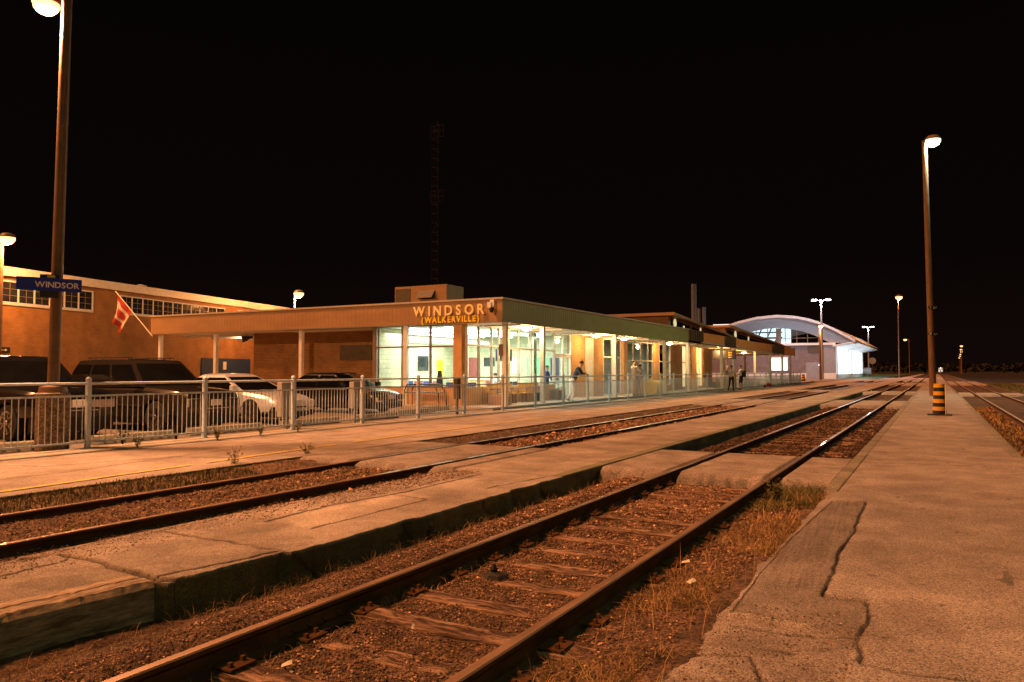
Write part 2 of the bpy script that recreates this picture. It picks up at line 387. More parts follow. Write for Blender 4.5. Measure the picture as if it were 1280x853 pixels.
def rp_c(x, y):
    j = jit(x, y) * .45 + (fbm(x * 30, y * 30, 22) - .47) * .025
    c = np.ones(x.shape) * (.9 + .35 * (fbm(x * .7, y * .35, 5) - .5)) * (1 - .12 * np.clip((fbm(x * 2.1, y * 1.1, 15) - .52) * 8, 0, 1)) * (1 - .45 * (vn(x * 7, y * 7, 77) > .955)) * (.93 + .14 * (fbm(x * .35, y * .2, 78) > .5))
    for cr, w in ((crA, .017), (crB, .014), (crC, .012), (crD, .03), (crE, .012)):
        c = c * (1 - .82 * np.exp(-((segdist(x + j, y + j, cr) / w) ** 2)))
    ip = inpoly(x + j * .4, y, patch)
    c = np.where(ip, c * (.68 + .5 * (fbm(x * 45 + 3 * y, y * 2.2, 14) - .5) * (y > 5.7)), c)
    c = np.where((x < -.42) & (y < 4.9), c * (.65 + .5 * fbm(x * 5, y * 5, 12)), c)
    k = ((x < -1.1) & (y > 10.4)) | ((x > 1.15) & (y > 15.9))
    rgb = np.repeat(c[:, :, None], 3, 2)
    rgb[k] = rgb[k] * np.array([.86, .9, .78]) * (.75 + .35 * fbm(x[k] * 3, y[k] * 3, 7)[:, None])
    return rgb
strip('right_platform', 1.2, 15.2, rp_left, rp_right, 430, rp_z, rp_c, 'asphalt', skl=.2, k=.0038, m=.01, pw=1.6)
strip('right_platform', 15.2, 60, rp_left, rp_right, 150, rp_z, rp_c, 'asphalt', skl=.2, skr=.2, k=.006, m=.018)
strip('right_platform_far', 60, FAR, -1.27, 1.3, 12, lambda x, y: 0 * x, rp_c, 'asphalt', skl=.2, skr=.2, k=.02)

# middle platform
M1 = [(-6.72, 3.7), (-6.05, 3.76), (-5.24, 3.70), (-4.91, 3.66), (-4.8, 3.72)]
M2 = [(-6.45, 4.75), (-5.57, 4.72), (-4.87, 4.72)]
M3 = [(-5.85, 5.54), (-5.91, 6.51), (-5.77, 7.62), (-5.8, 9.6), (-6.3, 9.68)]
M4 = [(-6.04, 2.4), (-6.04, 3.18), (-6.08, 3.7)]
M5 = [(-5.16, 2.0), (-5.12, 3.4), (-4.98, 3.66), (-4.86, 4.25), (-4.80, 4.72)]
M6 = [(-6.53, 4.5), (-6.45, 4.75), (-6.62, 5.21), (-6.52, 5.55)]
M7 = [(-6.36, 9.96), (-4.92, 9.91), (-4.56, 9.91)]
M8 = [(-5.03, 8.44), (-4.84, 9.75)]
M9 = [(-5.2, 5.5), (-5.2, 7.4), (-5.8, 7.5)]
M10 = [(-6.55, 10), (-6.5, 20), (-6.52, 60)]
def mp_right(y):
    base = np.where(y < 3.62, -5.04 + .02 * (y - 2), np.where(y < 4.7, -4.80 + .05 * (y - 3.6), np.where(y < 9.9, -4.68 + .01 * (y - 4.7), -4.66)))
    return base - .05 * (fbm(y * 2.3, y * 0, 17) - .5) * (y < 9.9) - .03 * (fbm(y * 11, y * 0, 18) - .5) * (y < 9.9) - .05 * np.clip(vn(y * 2.7, y * 0 + 3, 19) - .72, 0, 1) * 4 * (y < 9.9) * (y > 3.7)
def mp_z(x, y):
    z = .015 * (fbm(x * .9, y * .6, 31) - .5) + .008 * (fbm(x * 7, y * 7, 33) - .5) + .012
    j = jit(x, y)
    for c, w, dp in ((M1, .02, .06), (M2, .012, .04), (M3, .012, .035), (M4, .012, .03), (M5, .014, .04), (M6, .02, .04), (M7, .012, .03), (M8, .01, .02), (M9, .01, .02), (M10, .02, .01)):
        z = z - dp * np.exp(-((segdist(x + j, y + j, c) / w) ** 2)) * (.3 + vn(x * 6, y * 6, 3))
    z = z - .075 * np.clip((-6.3 - x) / .45, 0, 1) * (y < 10) - .05 * np.clip((-6.45 - x) / .2, 0, 1) * (y >= 10)
    z = z - (y < 3.7) * .012
    return z
def mp_c(x, y):
    j = jit(x, y)
    c = (.86 + .5 * (fbm(x * .8, y * .5, 41) - .5)) * np.where(fbm(x * 2.5, y * 2.2, 46) > .56, .84, 1.03)
    for cr, w in ((M1, .032), (M2, .022), (M3, .022), (M4, .018), (M5, .018), (M6, .03), (M7, .022), (M8, .018), (M9, .018), (M10, .03)):
        c = c * (1 - .85 * np.exp(-((segdist(x + j, y + j, cr) / w) ** 2)) * np.clip(.5 + vn(x * 4, y * 4, 8), 0, 1))
    st = (x < -5.85) & (y < 9.8); c = np.where(st, c * (.72 + .4 * fbm(x * 6, y * 1.5, 44)), c)
    p2 = inpoly(x, y, [(-5.80, 5.6), (-5.78, 7.4), (-5.2, 7.3), (-5.2, 5.5)]); c = np.where(p2, c * 1.22, c)
    c = np.where(y < 3.66, c * (.8 + .35 * (fbm(x * 9, y * 9, 47) - .4)), c)
    rgb = np.repeat(c[:, :, None], 3, 2)
    k = (x > -4.84) & (y > 9.9); rgb[k] = rgb[k] * np.array([.62, .7, .52])
    return rgb
strip('middle_platform', 1.0, 16, -6.78, mp_right, 230, mp_z, mp_c, 'asphalt_l', skr=.36, k=.0038, m=.011)
strip('middle_platform', 16, 60, -6.78, mp_right, 90, mp_z, mp_c, 'asphalt_l', skr=.36, k=.0065, m=.02)
strip('middle_platform_far', 60, FAR, -6.78, -4.66, 12, lambda x, y: 0 * x, mp_c, 'asphalt_l', skr=.3, k=.02)

# fence-side platform
L1 = [(-13.06, 6.82), (-12.29, 7.13), (-11.74, 9.04), (-11.83, 10.3)]
L2 = [(-11.8, 9.0), (-10.9, 9.3), (-10.2, 9.5)]
L3 = [(-12.3, 11), (-12.2, 15), (-12.6, 30), (-12.4, 60)]
L4 = [(-11.3, 4), (-11.4, 7), (-11.74, 9.04)]
def lp_z(x, y):
    z = .012 * (fbm(x * .7, y * .5, 51) - .5) + .006 * (fbm(x * 5, y * 5, 53) - .5)
    j = jit(x, y)
    for c in (L1, L2, L3, L4): z = z - .02 * np.exp(-((segdist(x + j, y + j, c) / .02) ** 2))
    return z
def lp_c(x, y):
    j = jit(x, y); c = .9 + .35 * (fbm(x * .6, y * .3, 61) - .5)
    for cr in (L1, L2, L3, L4): c = c * (1 - .7 * np.exp(-((segdist(x + j, y + j, cr) / .03) ** 2)))
    return c
strip('fence_side_platform', 2, 70, lambda y: np.where(y < 14, -12.1 - (y - 6.3) * .225, -13.86) * 0 - 13.7, lambda y: -9.80 + .04 * (fbm(y * 3, 0 * y, 62) - .5), 90, lp_z, lp_c, 'asphalt_l', skr=.2, k=.009, m=.03)
strip('fence_side_platform_far', 70, FAR, -13.7, -9.80, 8, lambda x, y: 0 * x, lp_c, 'asphalt_l', skr=.2, k=.03)
b = MB()
for y0, y1, xa, xb in ((2, 5.3, -10.1, -10.15), (5.3, 8.9, -10.15, -10.46), (8.9, 14.4, -10.46, -10.85), (14.4, 23.4, -10.85, -11.02), (23.4, 60, -11.02, -11.1)):
    n = max(2, int((y1 - y0) / .3))
    for i in range(n):
        if random.random() < .07 and y0 > 3: continue
        a0 = y0 + (y1 - y0) * i / n; a1 = y0 + (y1 - y0) * (i + 1) / n; t0 = xa + (xb - xa) * i / n; t1 = xa + (xb - xa) * (i + 1) / n
        b.quad((t0 - .04, a0, .0125), (t0 + .04, a0, .0125), (t1 + .04, a1, .0125), (t1 - .04, a1, .0125))
tag(b.build('platform_line', 'yline'), kind='structure')
b = MB(); b.bev(-14.32, -13.66, 1, 99, -.1, .035, .02)
tag(b.build('fence_kerb', 'walk'), kind='structure')
b = MB(); b.quad((-140, -30, -.01), (-14.3, -30, -.01), (-14.3, FAR, -.01), (-140, FAR, -.01))
tag(b.build('parking_lot', 'lot'), kind='structure')
b = MB(); b.box(-16.9, -14.55, 24.9, 112, -.05, .12); b.box(-36, -16.9, 25.0, 27.9, -.05, .12); b.box(-40, -16.9, 60, 112, -.05, .12)
tag(b.build('station_walkway', 'walk'), kind='structure')
b = MB(); b.quad((4.9, 6, -.06), (60, 6, -.06), (60, 120, -.06), (4.9, 120, -.06))
tag(b.build('gravel_lot', 'gravel'), kind='structure')
b = MB(); b.quad((-24, 165, .02), (-9.9, 165, .02), (-9.9, FAR, .02), (-24, FAR, .02))
tag(b.build('grass_verge', 'turf'), kind='structure')
# far-off wood closing the horizon
nq = 5200
def tl(n):
    a = rng.random(n); x = np.where(a < .7, rng.uniform(-260, 330, n), rng.uniform(85, 130, n)); y = np.where(a < .7, rng.uniform(880, 930, n), rng.uniform(110, 900, n))
    return x, y
tx, ty = tl(nq); th_ = (5 + 9 * fbm(tx * .03, ty * .03, 141)) * np.sqrt(rng.random(nq)); ts = rng.uniform(.8, 2.2, nq); ta = rng.uniform(0, 6.28, (nq, 2))
tu = np.stack([np.cos(ta[:, 0]), np.sin(ta[:, 0]), np.sin(ta[:, 1]) * .5], -1) * ts[:, None]; tv = np.stack([-np.sin(ta[:, 0]) * .4, np.cos(ta[:, 0]) * .4, np.abs(np.cos(ta[:, 1])) + .3], -1) * ts[:, None]
tc_ = np.stack([tx, ty, th_], -1); tV = np.stack([tc_ - tu, tc_ - tv, tc_ + tu, tc_ + tv], 1).reshape(-1, 3)
me = bpy.data.meshes.new('distant_wood'); me.from_pydata(tV.tolist(), [], [tuple(range(4 * i, 4 * i + 4)) for i in range(nq)]); me.materials.append(M['foliage'])
tag(link(bpy.data.objects.new('distant_wood', me)), 'black line of distant trees along the horizon', 'woodland', kind='stuff')

# track beds
def bed1_z(x, y):
    z = -.158 + .07 * (fbm(x * 1.9, y * 1.9, 71) - .5) + .03 * (fbm(x * 9, y * 9, 72) - .5)
    z = z - .085 * np.clip((-4.25 - x) / .4, 0, 1) + .05 * np.exp(-((x + 3.98) / .16) ** 2)
    z = z + .10 * np.clip((x + 1.9) / .6, 0, 1) * (y < 10.6)
    gap = np.minimum(abs(x + 3.45), abs(x + 2.2)); z = z - .03 * np.exp(-(gap / .08) ** 2)
    return z
def bed_c(x, y):
    c = .8 + .7 * (fbm(x * 1.2, y * 1.2, 73) - .45)
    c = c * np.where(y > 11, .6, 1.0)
    rgb = np.repeat(c[:, :, None], 3, 2)
    return rgb
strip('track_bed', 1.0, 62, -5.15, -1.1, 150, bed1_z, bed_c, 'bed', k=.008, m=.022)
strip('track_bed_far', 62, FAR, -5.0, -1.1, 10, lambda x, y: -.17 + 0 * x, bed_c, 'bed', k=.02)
def bed2_z(x, y): return -.085 - .03 * np.exp(-((x + 6.98) / .2) ** 2) + .05 * (fbm(x * 1.5, y * 1.5, 81) - .5) + .03 * (fbm(x * 8, y * 8, 82) - .5) + .05 * np.clip((-9.0 - x) / .5, 0, 1)
strip('far_track_bed', 1.5, 70, -9.95, -6.7, 90, bed2_z, bed_c, 'bed', k=.009, m=.03)
strip('far_track_bed_end', 70, FAR, -9.95, -6.7, 8, lambda x, y: -.15 + 0 * x, bed_c, 'bed', k=.03)
def bed3_z(x, y): return -.15 + .05 * (fbm(x * 1.5, y * 1.5, 91) - .5) + .09 * np.clip((x - 4.2) / .7, 0, 1)
strip('right_track_bed', 15.5, 90, 1.2, 5.0, 60, bed3_z, bed_c, 'bed', k=.012, m=.05)
strip('right_track_bed_far', 90, FAR, 1.2, 5.0, 8, lambda x, y: -.15 + 0 * x, bed_c, 'bed', k=.03)
b = MB(); b.quad((4.2, .5, -.015), (30, .5, -.015), (30, 15.4, -.015), (4.2, 15.4, -.015))
tag(b.build('loose_gravel_ground', 'gravel'), kind='structure')

# crossings (asphalt laid level with the rails)
def cross(y0, y1, parts, side='crossing_path'):
    for xa, xb in parts:
        def zf(x, y, y0=y0, y1=y1, xa=xa, xb=xb):
            e = np.minimum(np.clip((y - y0) / .22, 0, 1), np.clip((y1 - y) / .22, 0, 1))
            j = (fbm(x * 5, y * 0 + y0, 101) - .5) * .25
            e = np.minimum(np.clip((y - y0 + j) / .22, 0, 1), np.clip((y1 - y) / .13, 0, 1))
            z = -.005 - .19 * (1 - e ** .3) + .008 * (fbm(x * 5, y * 5, 102) - .5) + .012 * (fbm(x * 20, y * 20, 103) - .5) * (e < .98)
            z = np.where((x < xa + .02) | (x > xb - .02), z - .05, z)
            return z
        def cf(x, y, y0=y0): 
            c = .95 + .4 * (fbm(x * 1.5, y * 1.5, 104) - .5) - .35 * np.exp(-((y - y0) / .18) ** 2)
            return c
        strip('crossing_path', y0 - .12, y1 + .12, xa, xb, 46 if y0 < 30 else 14, zf, cf, 'slab', k=.004, m=.02)
T1 = ((-4.66, -3.615), (-3.40, -2.16), (-1.945, -1.25))
T2 = ((-9.82, -8.715), (-8.50, -7.21), (-7.0, -6.6))
T3 = ((1.3, 2.14), (2.36, 3.6), (3.82, 5.0))
cross(11.15, 14.5, T1); cross(37, 43.5, T1); cross(60, 64, T1); cross(95, 112, T1); cross(135, 190, T1)
cross(9.9, 13.6, T2); cross(34.6, 42.6, T2); cross(61, 66, T2); cross(92, 110, T2); cross(130, 190, T2)
cross(58, 63, T3); cross(100, 130, T3)

# ------------------------------------------------------------------ tracks
def rail_mesh(y0, y1, h=.17):
    pr = [(-.075, -h), (.075, -h), (.075, -h + .012), (.012, -h + .035), (.010, -.045), (.035, -.035), (.036, -.010), (.028, -.001), (-.028, -.001), (-.036, -.010), (-.035, -.035), (-.010, -.045), (-.012, -h + .035), (-.075, -h + .012)]
    m = MB(); n = len(pr)
    ys = [y0]
    while ys[-1] < y1: ys.append(min(y1, ys[-1] + 6))
    for i, y in enumerate(ys): m.v += [(p[0], y, p[1]) for p in pr]
    for i in range(len(ys) - 1):
        for k in range(n):
            m.f.append((i * n + k, i * n + (k + 1) % n, (i + 1) * n + (k + 1) % n, (i + 1) * n + k)); m.m.append((2 if ys[i] > 14 else 1) if k in (6, 7, 8) else 0)
    m.f.append(tuple(reversed(range(n)))); m.f.append(tuple(range((len(ys) - 1) * n, len(ys) * n))); m.m += [0, 0]
    return m
def track(xc, y0, label, cat='railway track', shiny=False, tie_y=(0, 0), joints=()):
    t = thing('railway_track', label, cat, (xc, 0, 0), 0, 'railway tracks')
    for sx in (-.725, .725):
        r = rail_mesh(y0, FAR).build('rail', ['rail', 'railtop', 'railfar'], t, loc=(sx, 0, 0))
        for jy in (joints if sx < 0 else ()):
            m = MB()
            for s in (-1, 1):
                m.extrude([(s * .012, -.135), (s * .03, -.13), (s * .03, -.05), (s * .012, -.046)], jy - .3, jy + .3, 'y')
                for q in (-.2, -.07, .07, .2): m.tube((s * .03, jy + q, -.09), (s * .055, jy + q, -.09), .018, n=6)
            m.build('joint_bar', 'rail', r)
    y = tie_y[0]; i = 0
    while y < tie_y[1] and i < 95:
        L = 1.22 + random.uniform(-.05, .08); a = random.uniform(-.04, .04); w = .10 + random.uniform(-.03, .015)
        m = MB(); zt = -.128 + random.uniform(-.03, .008)
        nn = 40; sag = [random.uniform(-.02, .012) for _ in range(6)]
        top = []; vs = []
        for k in range(nn + 1):
            x = -L + 2 * L * k / nn; dy = a * x + .012 * math.sin(x * 5 + y); e = random.uniform(-.01, .01); zk = sag[int(k / nn * 4.99)] * abs(math.sin(k * .6 + y))
            vs += [(x, dy - w + e, zt - .14), (x, dy - w + e, zt - .01), (x, dy - w * .5, zt + zk + random.uniform(-.008, .004)), (x, dy + w * .4, zt + zk + random.uniform(-.014, .004)), (x, dy + w + e, zt - .012), (x, dy + w + e, zt - .14)]
        fs = []
        for k in range(nn):
            for q in range(5): fs.append((k * 6 + q, k * 6 + q + 1, (k + 1) * 6 + q + 1, (k + 1) * 6 + q))
        fs += [tuple(range(6)), tuple(reversed(range(nn * 6, nn * 6 + 6)))]
        m.add(vs, fs); tb = m.build('tie', 'tie', t, loc=(0, y, 0))
        if i < 18:
            for sx in (-.725, .725):
                pm = MB(); pm.box(sx - .17, sx + .17, -.09, .09, zt + .002, zt + .014)
                for q in ((-.105, -.05), (.105, .05), (-.105, .05), (.13, -.06)): pm.box(sx + q[0] - .012, sx + q[0] + .012, q[1] - .012, q[1] + .012, zt, zt + .04)
                pm.build('tie_plate', 'rail', tb)
        y += .56 + random.uniform(-.04, .04); i += 1
    return t
track(-2.81, .5, 'main railway track with rusty rails and exposed rotting ties beside the right platform', tie_y=(1.9, 37), joints=(3.75,), shiny=False)
track(-7.855, .5, 'older track half buried in dry grass between the yellow line and the middle platform', joints=())
track(2.98, 15.6, 'railway track to the right of the asphalt platform with the striped bollard', shiny=True)
# the joint gap is a thin dark nick between two rails; switch rail far away
m = MB(); m.tube((-4.4, 62, -.02), (-3.3, 150, -.02), .04, n=6)
o = m.build('switch_rail', 'railshiny'); tag(o, 'thin curved siding rail merging into the main track far down the line', 'rail')

# platform edge timber
m = MB(); nn = 60; vs = []; fs = []
for k in range(nn + 1):
    y = 1.3 + (3.60 - 1.3) * k / nn; x1 = -5.02 + .13 * (y - 2.66); 
    e = random.uniform(-.006, .006); cr = .028 * math.exp(-((k % 23) / 23 - .5) ** 2 * 20)
    vs += [(x1, y, -.30), (x1 + .02, y, -.27), (x1 + .022 + e, y, -.03), (x1 - .01 + e, y, .012 + e), (x1 - .10, y, .022 + e), (x1 - .115, y, -.004 - cr), (x1 - .13, y, .02 + e), (x1 - .26, y, .016 + e), (x1 - .28, y, -.2)]
for k in range(nn):
    for q in range(8): fs.append((k * 9 + q, k * 9 + q + 1, (k + 1) * 9 + q + 1, (k + 1) * 9 + q))
fs += [tuple(range(9)), tuple(reversed(range(nn * 9, nn * 9 + 9)))]
m.add(vs, fs); tag(m.build('edge_timber', 'timber'), 'split grey timber beam edging the near end of the middle platform', 'beam')

# ------------------------------------------------------------------ ballast stones, grass
def stones(name, n, xf, yf, zf, smin, smax, label, dim=1.0):
    base = np.array([(1, 0, 0), (-1, 0, 0), (0, 1, 0), (0, -1, 0), (0, 0, 1), (0, 0, -1)], float)
    F = np.array([(0, 2, 4), (2, 1, 4), (1, 3, 4), (3, 0, 4), (2, 0, 5), (1, 2, 5), (3, 1, 5), (0, 3, 5)])
    x = xf(n); y = yf(n); s = rng.uniform(smin, smax, n) * (1 + .5 * (rng.random(n) < .1)) * np.clip(y / 6, .8, 2.5)
    V = base[None] * (1 + rng.uniform(-.45, .35, (n, 6, 1))) + rng.uniform(-.3, .3, (n, 6, 3))
    V[:, :, 2] *= .7
    a = rng.uniform(0, 6.28, n); ca, sa = np.cos(a), np.sin(a)
    vx = V[:, :, 0] * ca[:, None] - V[:, :, 1] * sa[:, None]; vy = V[:, :, 0] * sa[:, None] + V[:, :, 1] * ca[:, None]
    V = np.stack([vx, vy, V[:, :, 2]], -1) * s[:, None, None]
    V += np.stack([x, y, zf(x, y) + s * .25], -1)[:, None, :]
    f = (F[None] + (np.arange(n) * 6)[:, None, None]).reshape(-1, 3)
    me = bpy.data.meshes.new(name); me.vertices.add(n * 6); me.vertices.foreach_set('co', V.ravel())
    me.loops.add(f.size); me.loops.foreach_set('vertex_index', f.ravel().astype(np.int32))
    me.polygons.add(len(f)); me.polygons.foreach_set('loop_start', np.arange(0, f.size, 3, dtype=np.int32)); me.polygons.foreach_set('loop_total', np.full(len(f), 3, dtype=np.int32))
    me.update(calc_edges=True)
    ca_ = me.color_attributes.new('Col', 'FLOAT_COLOR', 'POINT'); c = rng.uniform(.25, 1.5, n); c = np.where(rng.random(n) < .05, 3.2, c)
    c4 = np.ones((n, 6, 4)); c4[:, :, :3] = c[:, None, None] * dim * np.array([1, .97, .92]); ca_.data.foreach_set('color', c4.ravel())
    me.materials.append(M['stone']); me.polygons.foreach_set('use_smooth', np.zeros(len(f), bool))
    o = link(bpy.data.objects.new(name, me)); tag(o, label, 'gravel', kind='stuff'); return o
def ydist(y0, y1, p=1.6):
    return lambda n: y0 + (y1 - y0) * rng.random(n) ** p
def hide_cross(spans):
    def f(x, y, z):
        for a, bb in spans: z = np.where((y > a) & (y < bb), z - .6, z)
        return z
    return f
h1 = hide_cross(((11.05, 14.6), (36.9, 43.6)))
def x1f(n):
    a = rng.random(n)
    return np.where(a < .6, rng.uniform(-3.45, -2.1, n), np.where(a < .85, rng.uniform(-4.35, -3.6, n), rng.uniform(-2.0, -1.35, n)))
def z1f(x, y): return h1(x, y, np.maximum(bed1_z(x, y), -.33) + .004)
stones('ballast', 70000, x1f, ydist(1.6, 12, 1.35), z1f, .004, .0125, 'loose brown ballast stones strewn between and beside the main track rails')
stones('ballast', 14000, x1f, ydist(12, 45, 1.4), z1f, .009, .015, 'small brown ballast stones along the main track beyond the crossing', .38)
h2 = hide_cross(((9.8, 13.7), (34.5, 42.7)))
def x2f(n): return rng.uniform(-8.5, -6.75, n)
stones('ballast', 14000, x2f, ydist(2.5, 34, 1.6), lambda x, y: h2(x, y, bed2_z(x, y) + .004), .009, .02, 'fine gravel between the rails of the grassy old track')
stones('gravel_scatter', 5000, lambda n: rng.uniform(-6.75, -5.9, n), ydist(2.2, 9.8, 1.2), lambda x, y: mp_z(x, y) + .001, .003, .009, 'loose grit on the broken back edge of the middle platform')
stones('gravel_scatter', 1600, lambda n: rng.uniform(-1.2, -.4, n), ydist(2.5, 5.2, 1), lambda x, y: rp_z(x, y) + .001, .003, .009, 'loose grit on the crumbling corner of the right platform')

def grass(name, n, xf, yf, zf, hmin, hmax, label, cat, lean=.6, mat='straw', w=.0025, cl=(.5, 1.4), wy=.0009):
    x = xf(n); y = yf(n); z = zf(x, y); h = rng.uniform(hmin, hmax, n); a = rng.uniform(0, 6.28, n); le = rng.uniform(.15, 1, n) * lean
    b_ = rng.uniform(0, 6.28, n); ww = w + wy * y * .5
    dx, dy = np.cos(a) * le, np.sin(a) * le; px_, py_ = -np.sin(b_) * ww, np.cos(b_) * ww
    V = np.zeros((n, 5, 3))
    def P(t, s, k):
        V[:, k, 0] = x + dx * h * t ** 1.7 + px_ * s; V[:, k, 1] = y + dy * h * t ** 1.7 + py_ * s; V[:, k, 2] = z + h * (t - .45 * le * t * t)
    P(0, 1, 0); P(0, -1, 1); P(.55, -.8, 2); P(.55, .8, 3); P(1, 0, 4)
    q = np.arange(n)[:, None] * 5
    tri = np.concatenate([q + np.array([[0, 1, 2]]), q + np.array([[0, 2, 3]]), q + np.array([[3, 2, 4]])], 0)
    me = bpy.data.meshes.new(name); me.vertices.add(n * 5); me.vertices.foreach_set('co', V.ravel())
    me.loops.add(tri.size); me.loops.foreach_set('vertex_index', tri.ravel().astype(np.int32))
    me.polygons.add(len(tri)); me.polygons.foreach_set('loop_start', np.arange(0, tri.size, 3, dtype=np.int32)); me.polygons.foreach_set('loop_total', np.full(len(tri), 3, dtype=np.int32))
    me.update(calc_edges=True)
    ca_ = me.color_attributes.new('Col', 'FLOAT_COLOR', 'POINT'); c = rng.uniform(cl[0], cl[1], n); c4 = np.ones((n, 5, 4)); c4[:, :, :3] = c[:, None, None]
    gsel = rng.random(n) < .25; c4[gsel, :, :3] *= np.array([.7, .95, .6]); ca_.data.foreach_set('color', c4.ravel())
    me.materials.append(M[mat]); o = link(bpy.data.objects.new(name, me)); return tag(o, label, cat, kind='stuff')
def patchy(zf, th=.42, s=1.6):
    def f(x, y):
        return np.where(fbm(x * s + 5, y * s, 131) < th, -.6, zf(x, y))
    return f
def clumpx(lo, hi, mode='r'):
    def f(n):
        u = rng.random(n)
        return lo + (hi - lo) * (u if mode == 'u' else (u ** .7))
    return f
grass('dry_grass', 24000, clumpx(-1.95, -1.2), lambda n: 1.8 + 8.6 * rng.random(n) ** 1.1, patchy(lambda x, y: bed1_z(x, y) - .01, .43, 1.7), .03, .13, 'tangled dry straw grass between the main track and the right platform', 'grass', lean=1.9, w=.0012, wy=.0004, cl=(.25, 1.3))
grass('grass_stalks', 260, clumpx(-1.95, -1.2), lambda n: 2 + 8 * rng.random(n), lambda x, y: bed1_z(x, y), .12, .3, 'long pale straw stalks sticking out of the dry grass by the right platform', 'grass', lean=1.1, w=.001, wy=.0003, cl=(1.0, 1.8))
grass('dry_grass', 1500, clumpx(-4.75, -4.2, 'u'), ydist(2.2, 11, 1.2), lambda x, y: bed1_z(x, y), .04, .15, 'sparse dry grass growing at the foot of the middle platform edge', 'grass', lean=1.6, w=.001, wy=.0003, cl=(.3, 1.1))
grass('dry_grass', 700, clumpx(-3.62, -3.3, 'u'), ydist(2.2, 9, 1.2), lambda x, y: bed1_z(x, y), .04, .13, 'thin dry grass along the left rail of the main track', 'grass', lean=1.5, w=.001, wy=.0003)
def y2(n): return np.where(rng.random(n) < .6, rng.uniform(2.5, 9.7, n), rng.uniform(13.8, 34, n))
grass('dry_grass', 22000, lambda n: np.where(rng.random(n) < .62, rng.uniform(-9.8, -8.62, n), rng.uniform(-8.5, -7.5, n)), y2, lambda x, y: bed2_z(x, y), .02, .08, 'low matted dry grass over the old track by the yellow line', 'grass', lean=1.8, w=.0012, wy=.0004, cl=(.3, 1.5))
grass('short_grass', 3500, lambda n: rng.uniform(-9.8, -9.0, n), ydist(3.2, 8.5, 1), lambda x, y: bed2_z(x, y), .03, .09, 'green grass patch below the yellow line at the left edge', 'grass', lean=.6, mat='weed')
grass('dry_grass', 2500, lambda n: rng.uniform(-1.95, -1.25, n), lambda n: rng.uniform(9.2, 11.2, n), lambda x, y: bed1_z(x, y), .04, .17, 'thicker grass tuft beside the crossing at the right platform', 'grass', lean=1.2, mat='weed', w=.0015, wy=.0004)
grass('dry_grass', 2500, lambda n: rng.uniform(1.35, 2.1, n), lambda n: rng.uniform(16, 40, n), lambda x, y: bed3_z(x, y), .04, .12, 'dry grass along the kerb of the right hand track', 'grass', lean=.8)
grass('verge_grass', 4000, lambda n: rng.uniform(5.2, 7.5, n), lambda n: rng.uniform(60, 110, n), lambda x, y: -.05 + 0 * x, .08, .3, 'patchy green grass beside the right hand track', 'grass', lean=.6, mat='weed', w=.006, wy=.0004)

def weed(x, y, h, label, n=14, z=-.1, mat='weed', spread=.5):
    m = MB()
    for k in range(n):
        a = random.uniform(0, 6.28); l = random.uniform(.5, 1) * h; sp = random.uniform(.1, spread) * h
        p = Vector((random.uniform(-.02, .02), random.uniform(-.02, .02), 0)); q = p + Vector((math.cos(a) * sp * .4, math.sin(a) * sp * .4, l * .6)); e = p + Vector((math.cos(a) * sp, math.sin(a) * sp, l))
        m.tube(p, q, .003, .0025, 4); m.tube(q, e, .0025, .001, 4)
        for j in range(5):
            t = random.uniform(.25, 1); c = p.lerp(e, t); b_ = random.uniform(0, 6.28); s = random.uniform(.02, .05)
            d = Vector((math.cos(b_), math.sin(b_), random.uniform(.2, .9))) * s; w_ = Vector((-math.sin(b_), math.cos(b_), 0)) * s * .4
            m.quad(c, c + d * .5 + w_, c + d, c + d * .5 - w_)
    return tag(m.build('weed_plant', mat, loc=(x, y, z)), label, 'weed', 'weeds growing out of the platforms')
weed(-10.0, 8.79, .42, 'leafy weed on the old track edge left of the second fence post', 18)
weed(-10.0, 10.45, .38, 'upright weed by the yellow line where the first crossing begins', 16)
weed(-9.9, 4.9, .45, 'bare twiggy weed at the far left below the yellow line', 8, spread=.8, mat='straw')
weed(-13.6, 11.5, .35, 'bushy weed at the foot of the second fence post', 24, z=.02)
weed(-13.62, 13.9, .25, 'short weed at the foot of the third fence post', 14, z=.02)
weed(-13.6, 9.6, .25, 'weed tuft under the fence between the first two posts', 16, z=.02)
weed(-13.6, 12.7, .22, 'low weed under the fence between the second and third posts', 16, z=.02)
weed(-14.55, 11.2, .8, 'tall dry weed behind the fence in front of the dark vehicle', 30, z=.0, mat='straw')
weed(-14.5, 9.9, .6, 'scraggly dry weed behind the fence beside the concrete lamp base', 24, z=.0, mat='straw')
weed(-4.5, 6.5, .3, 'thin grass stalks standing against the middle platform side', 8, z=-.28, mat='straw')
weed(-1.75, 9.9, .3, 'grassy clump beside the rail just before the crossing', 40, z=-.12)
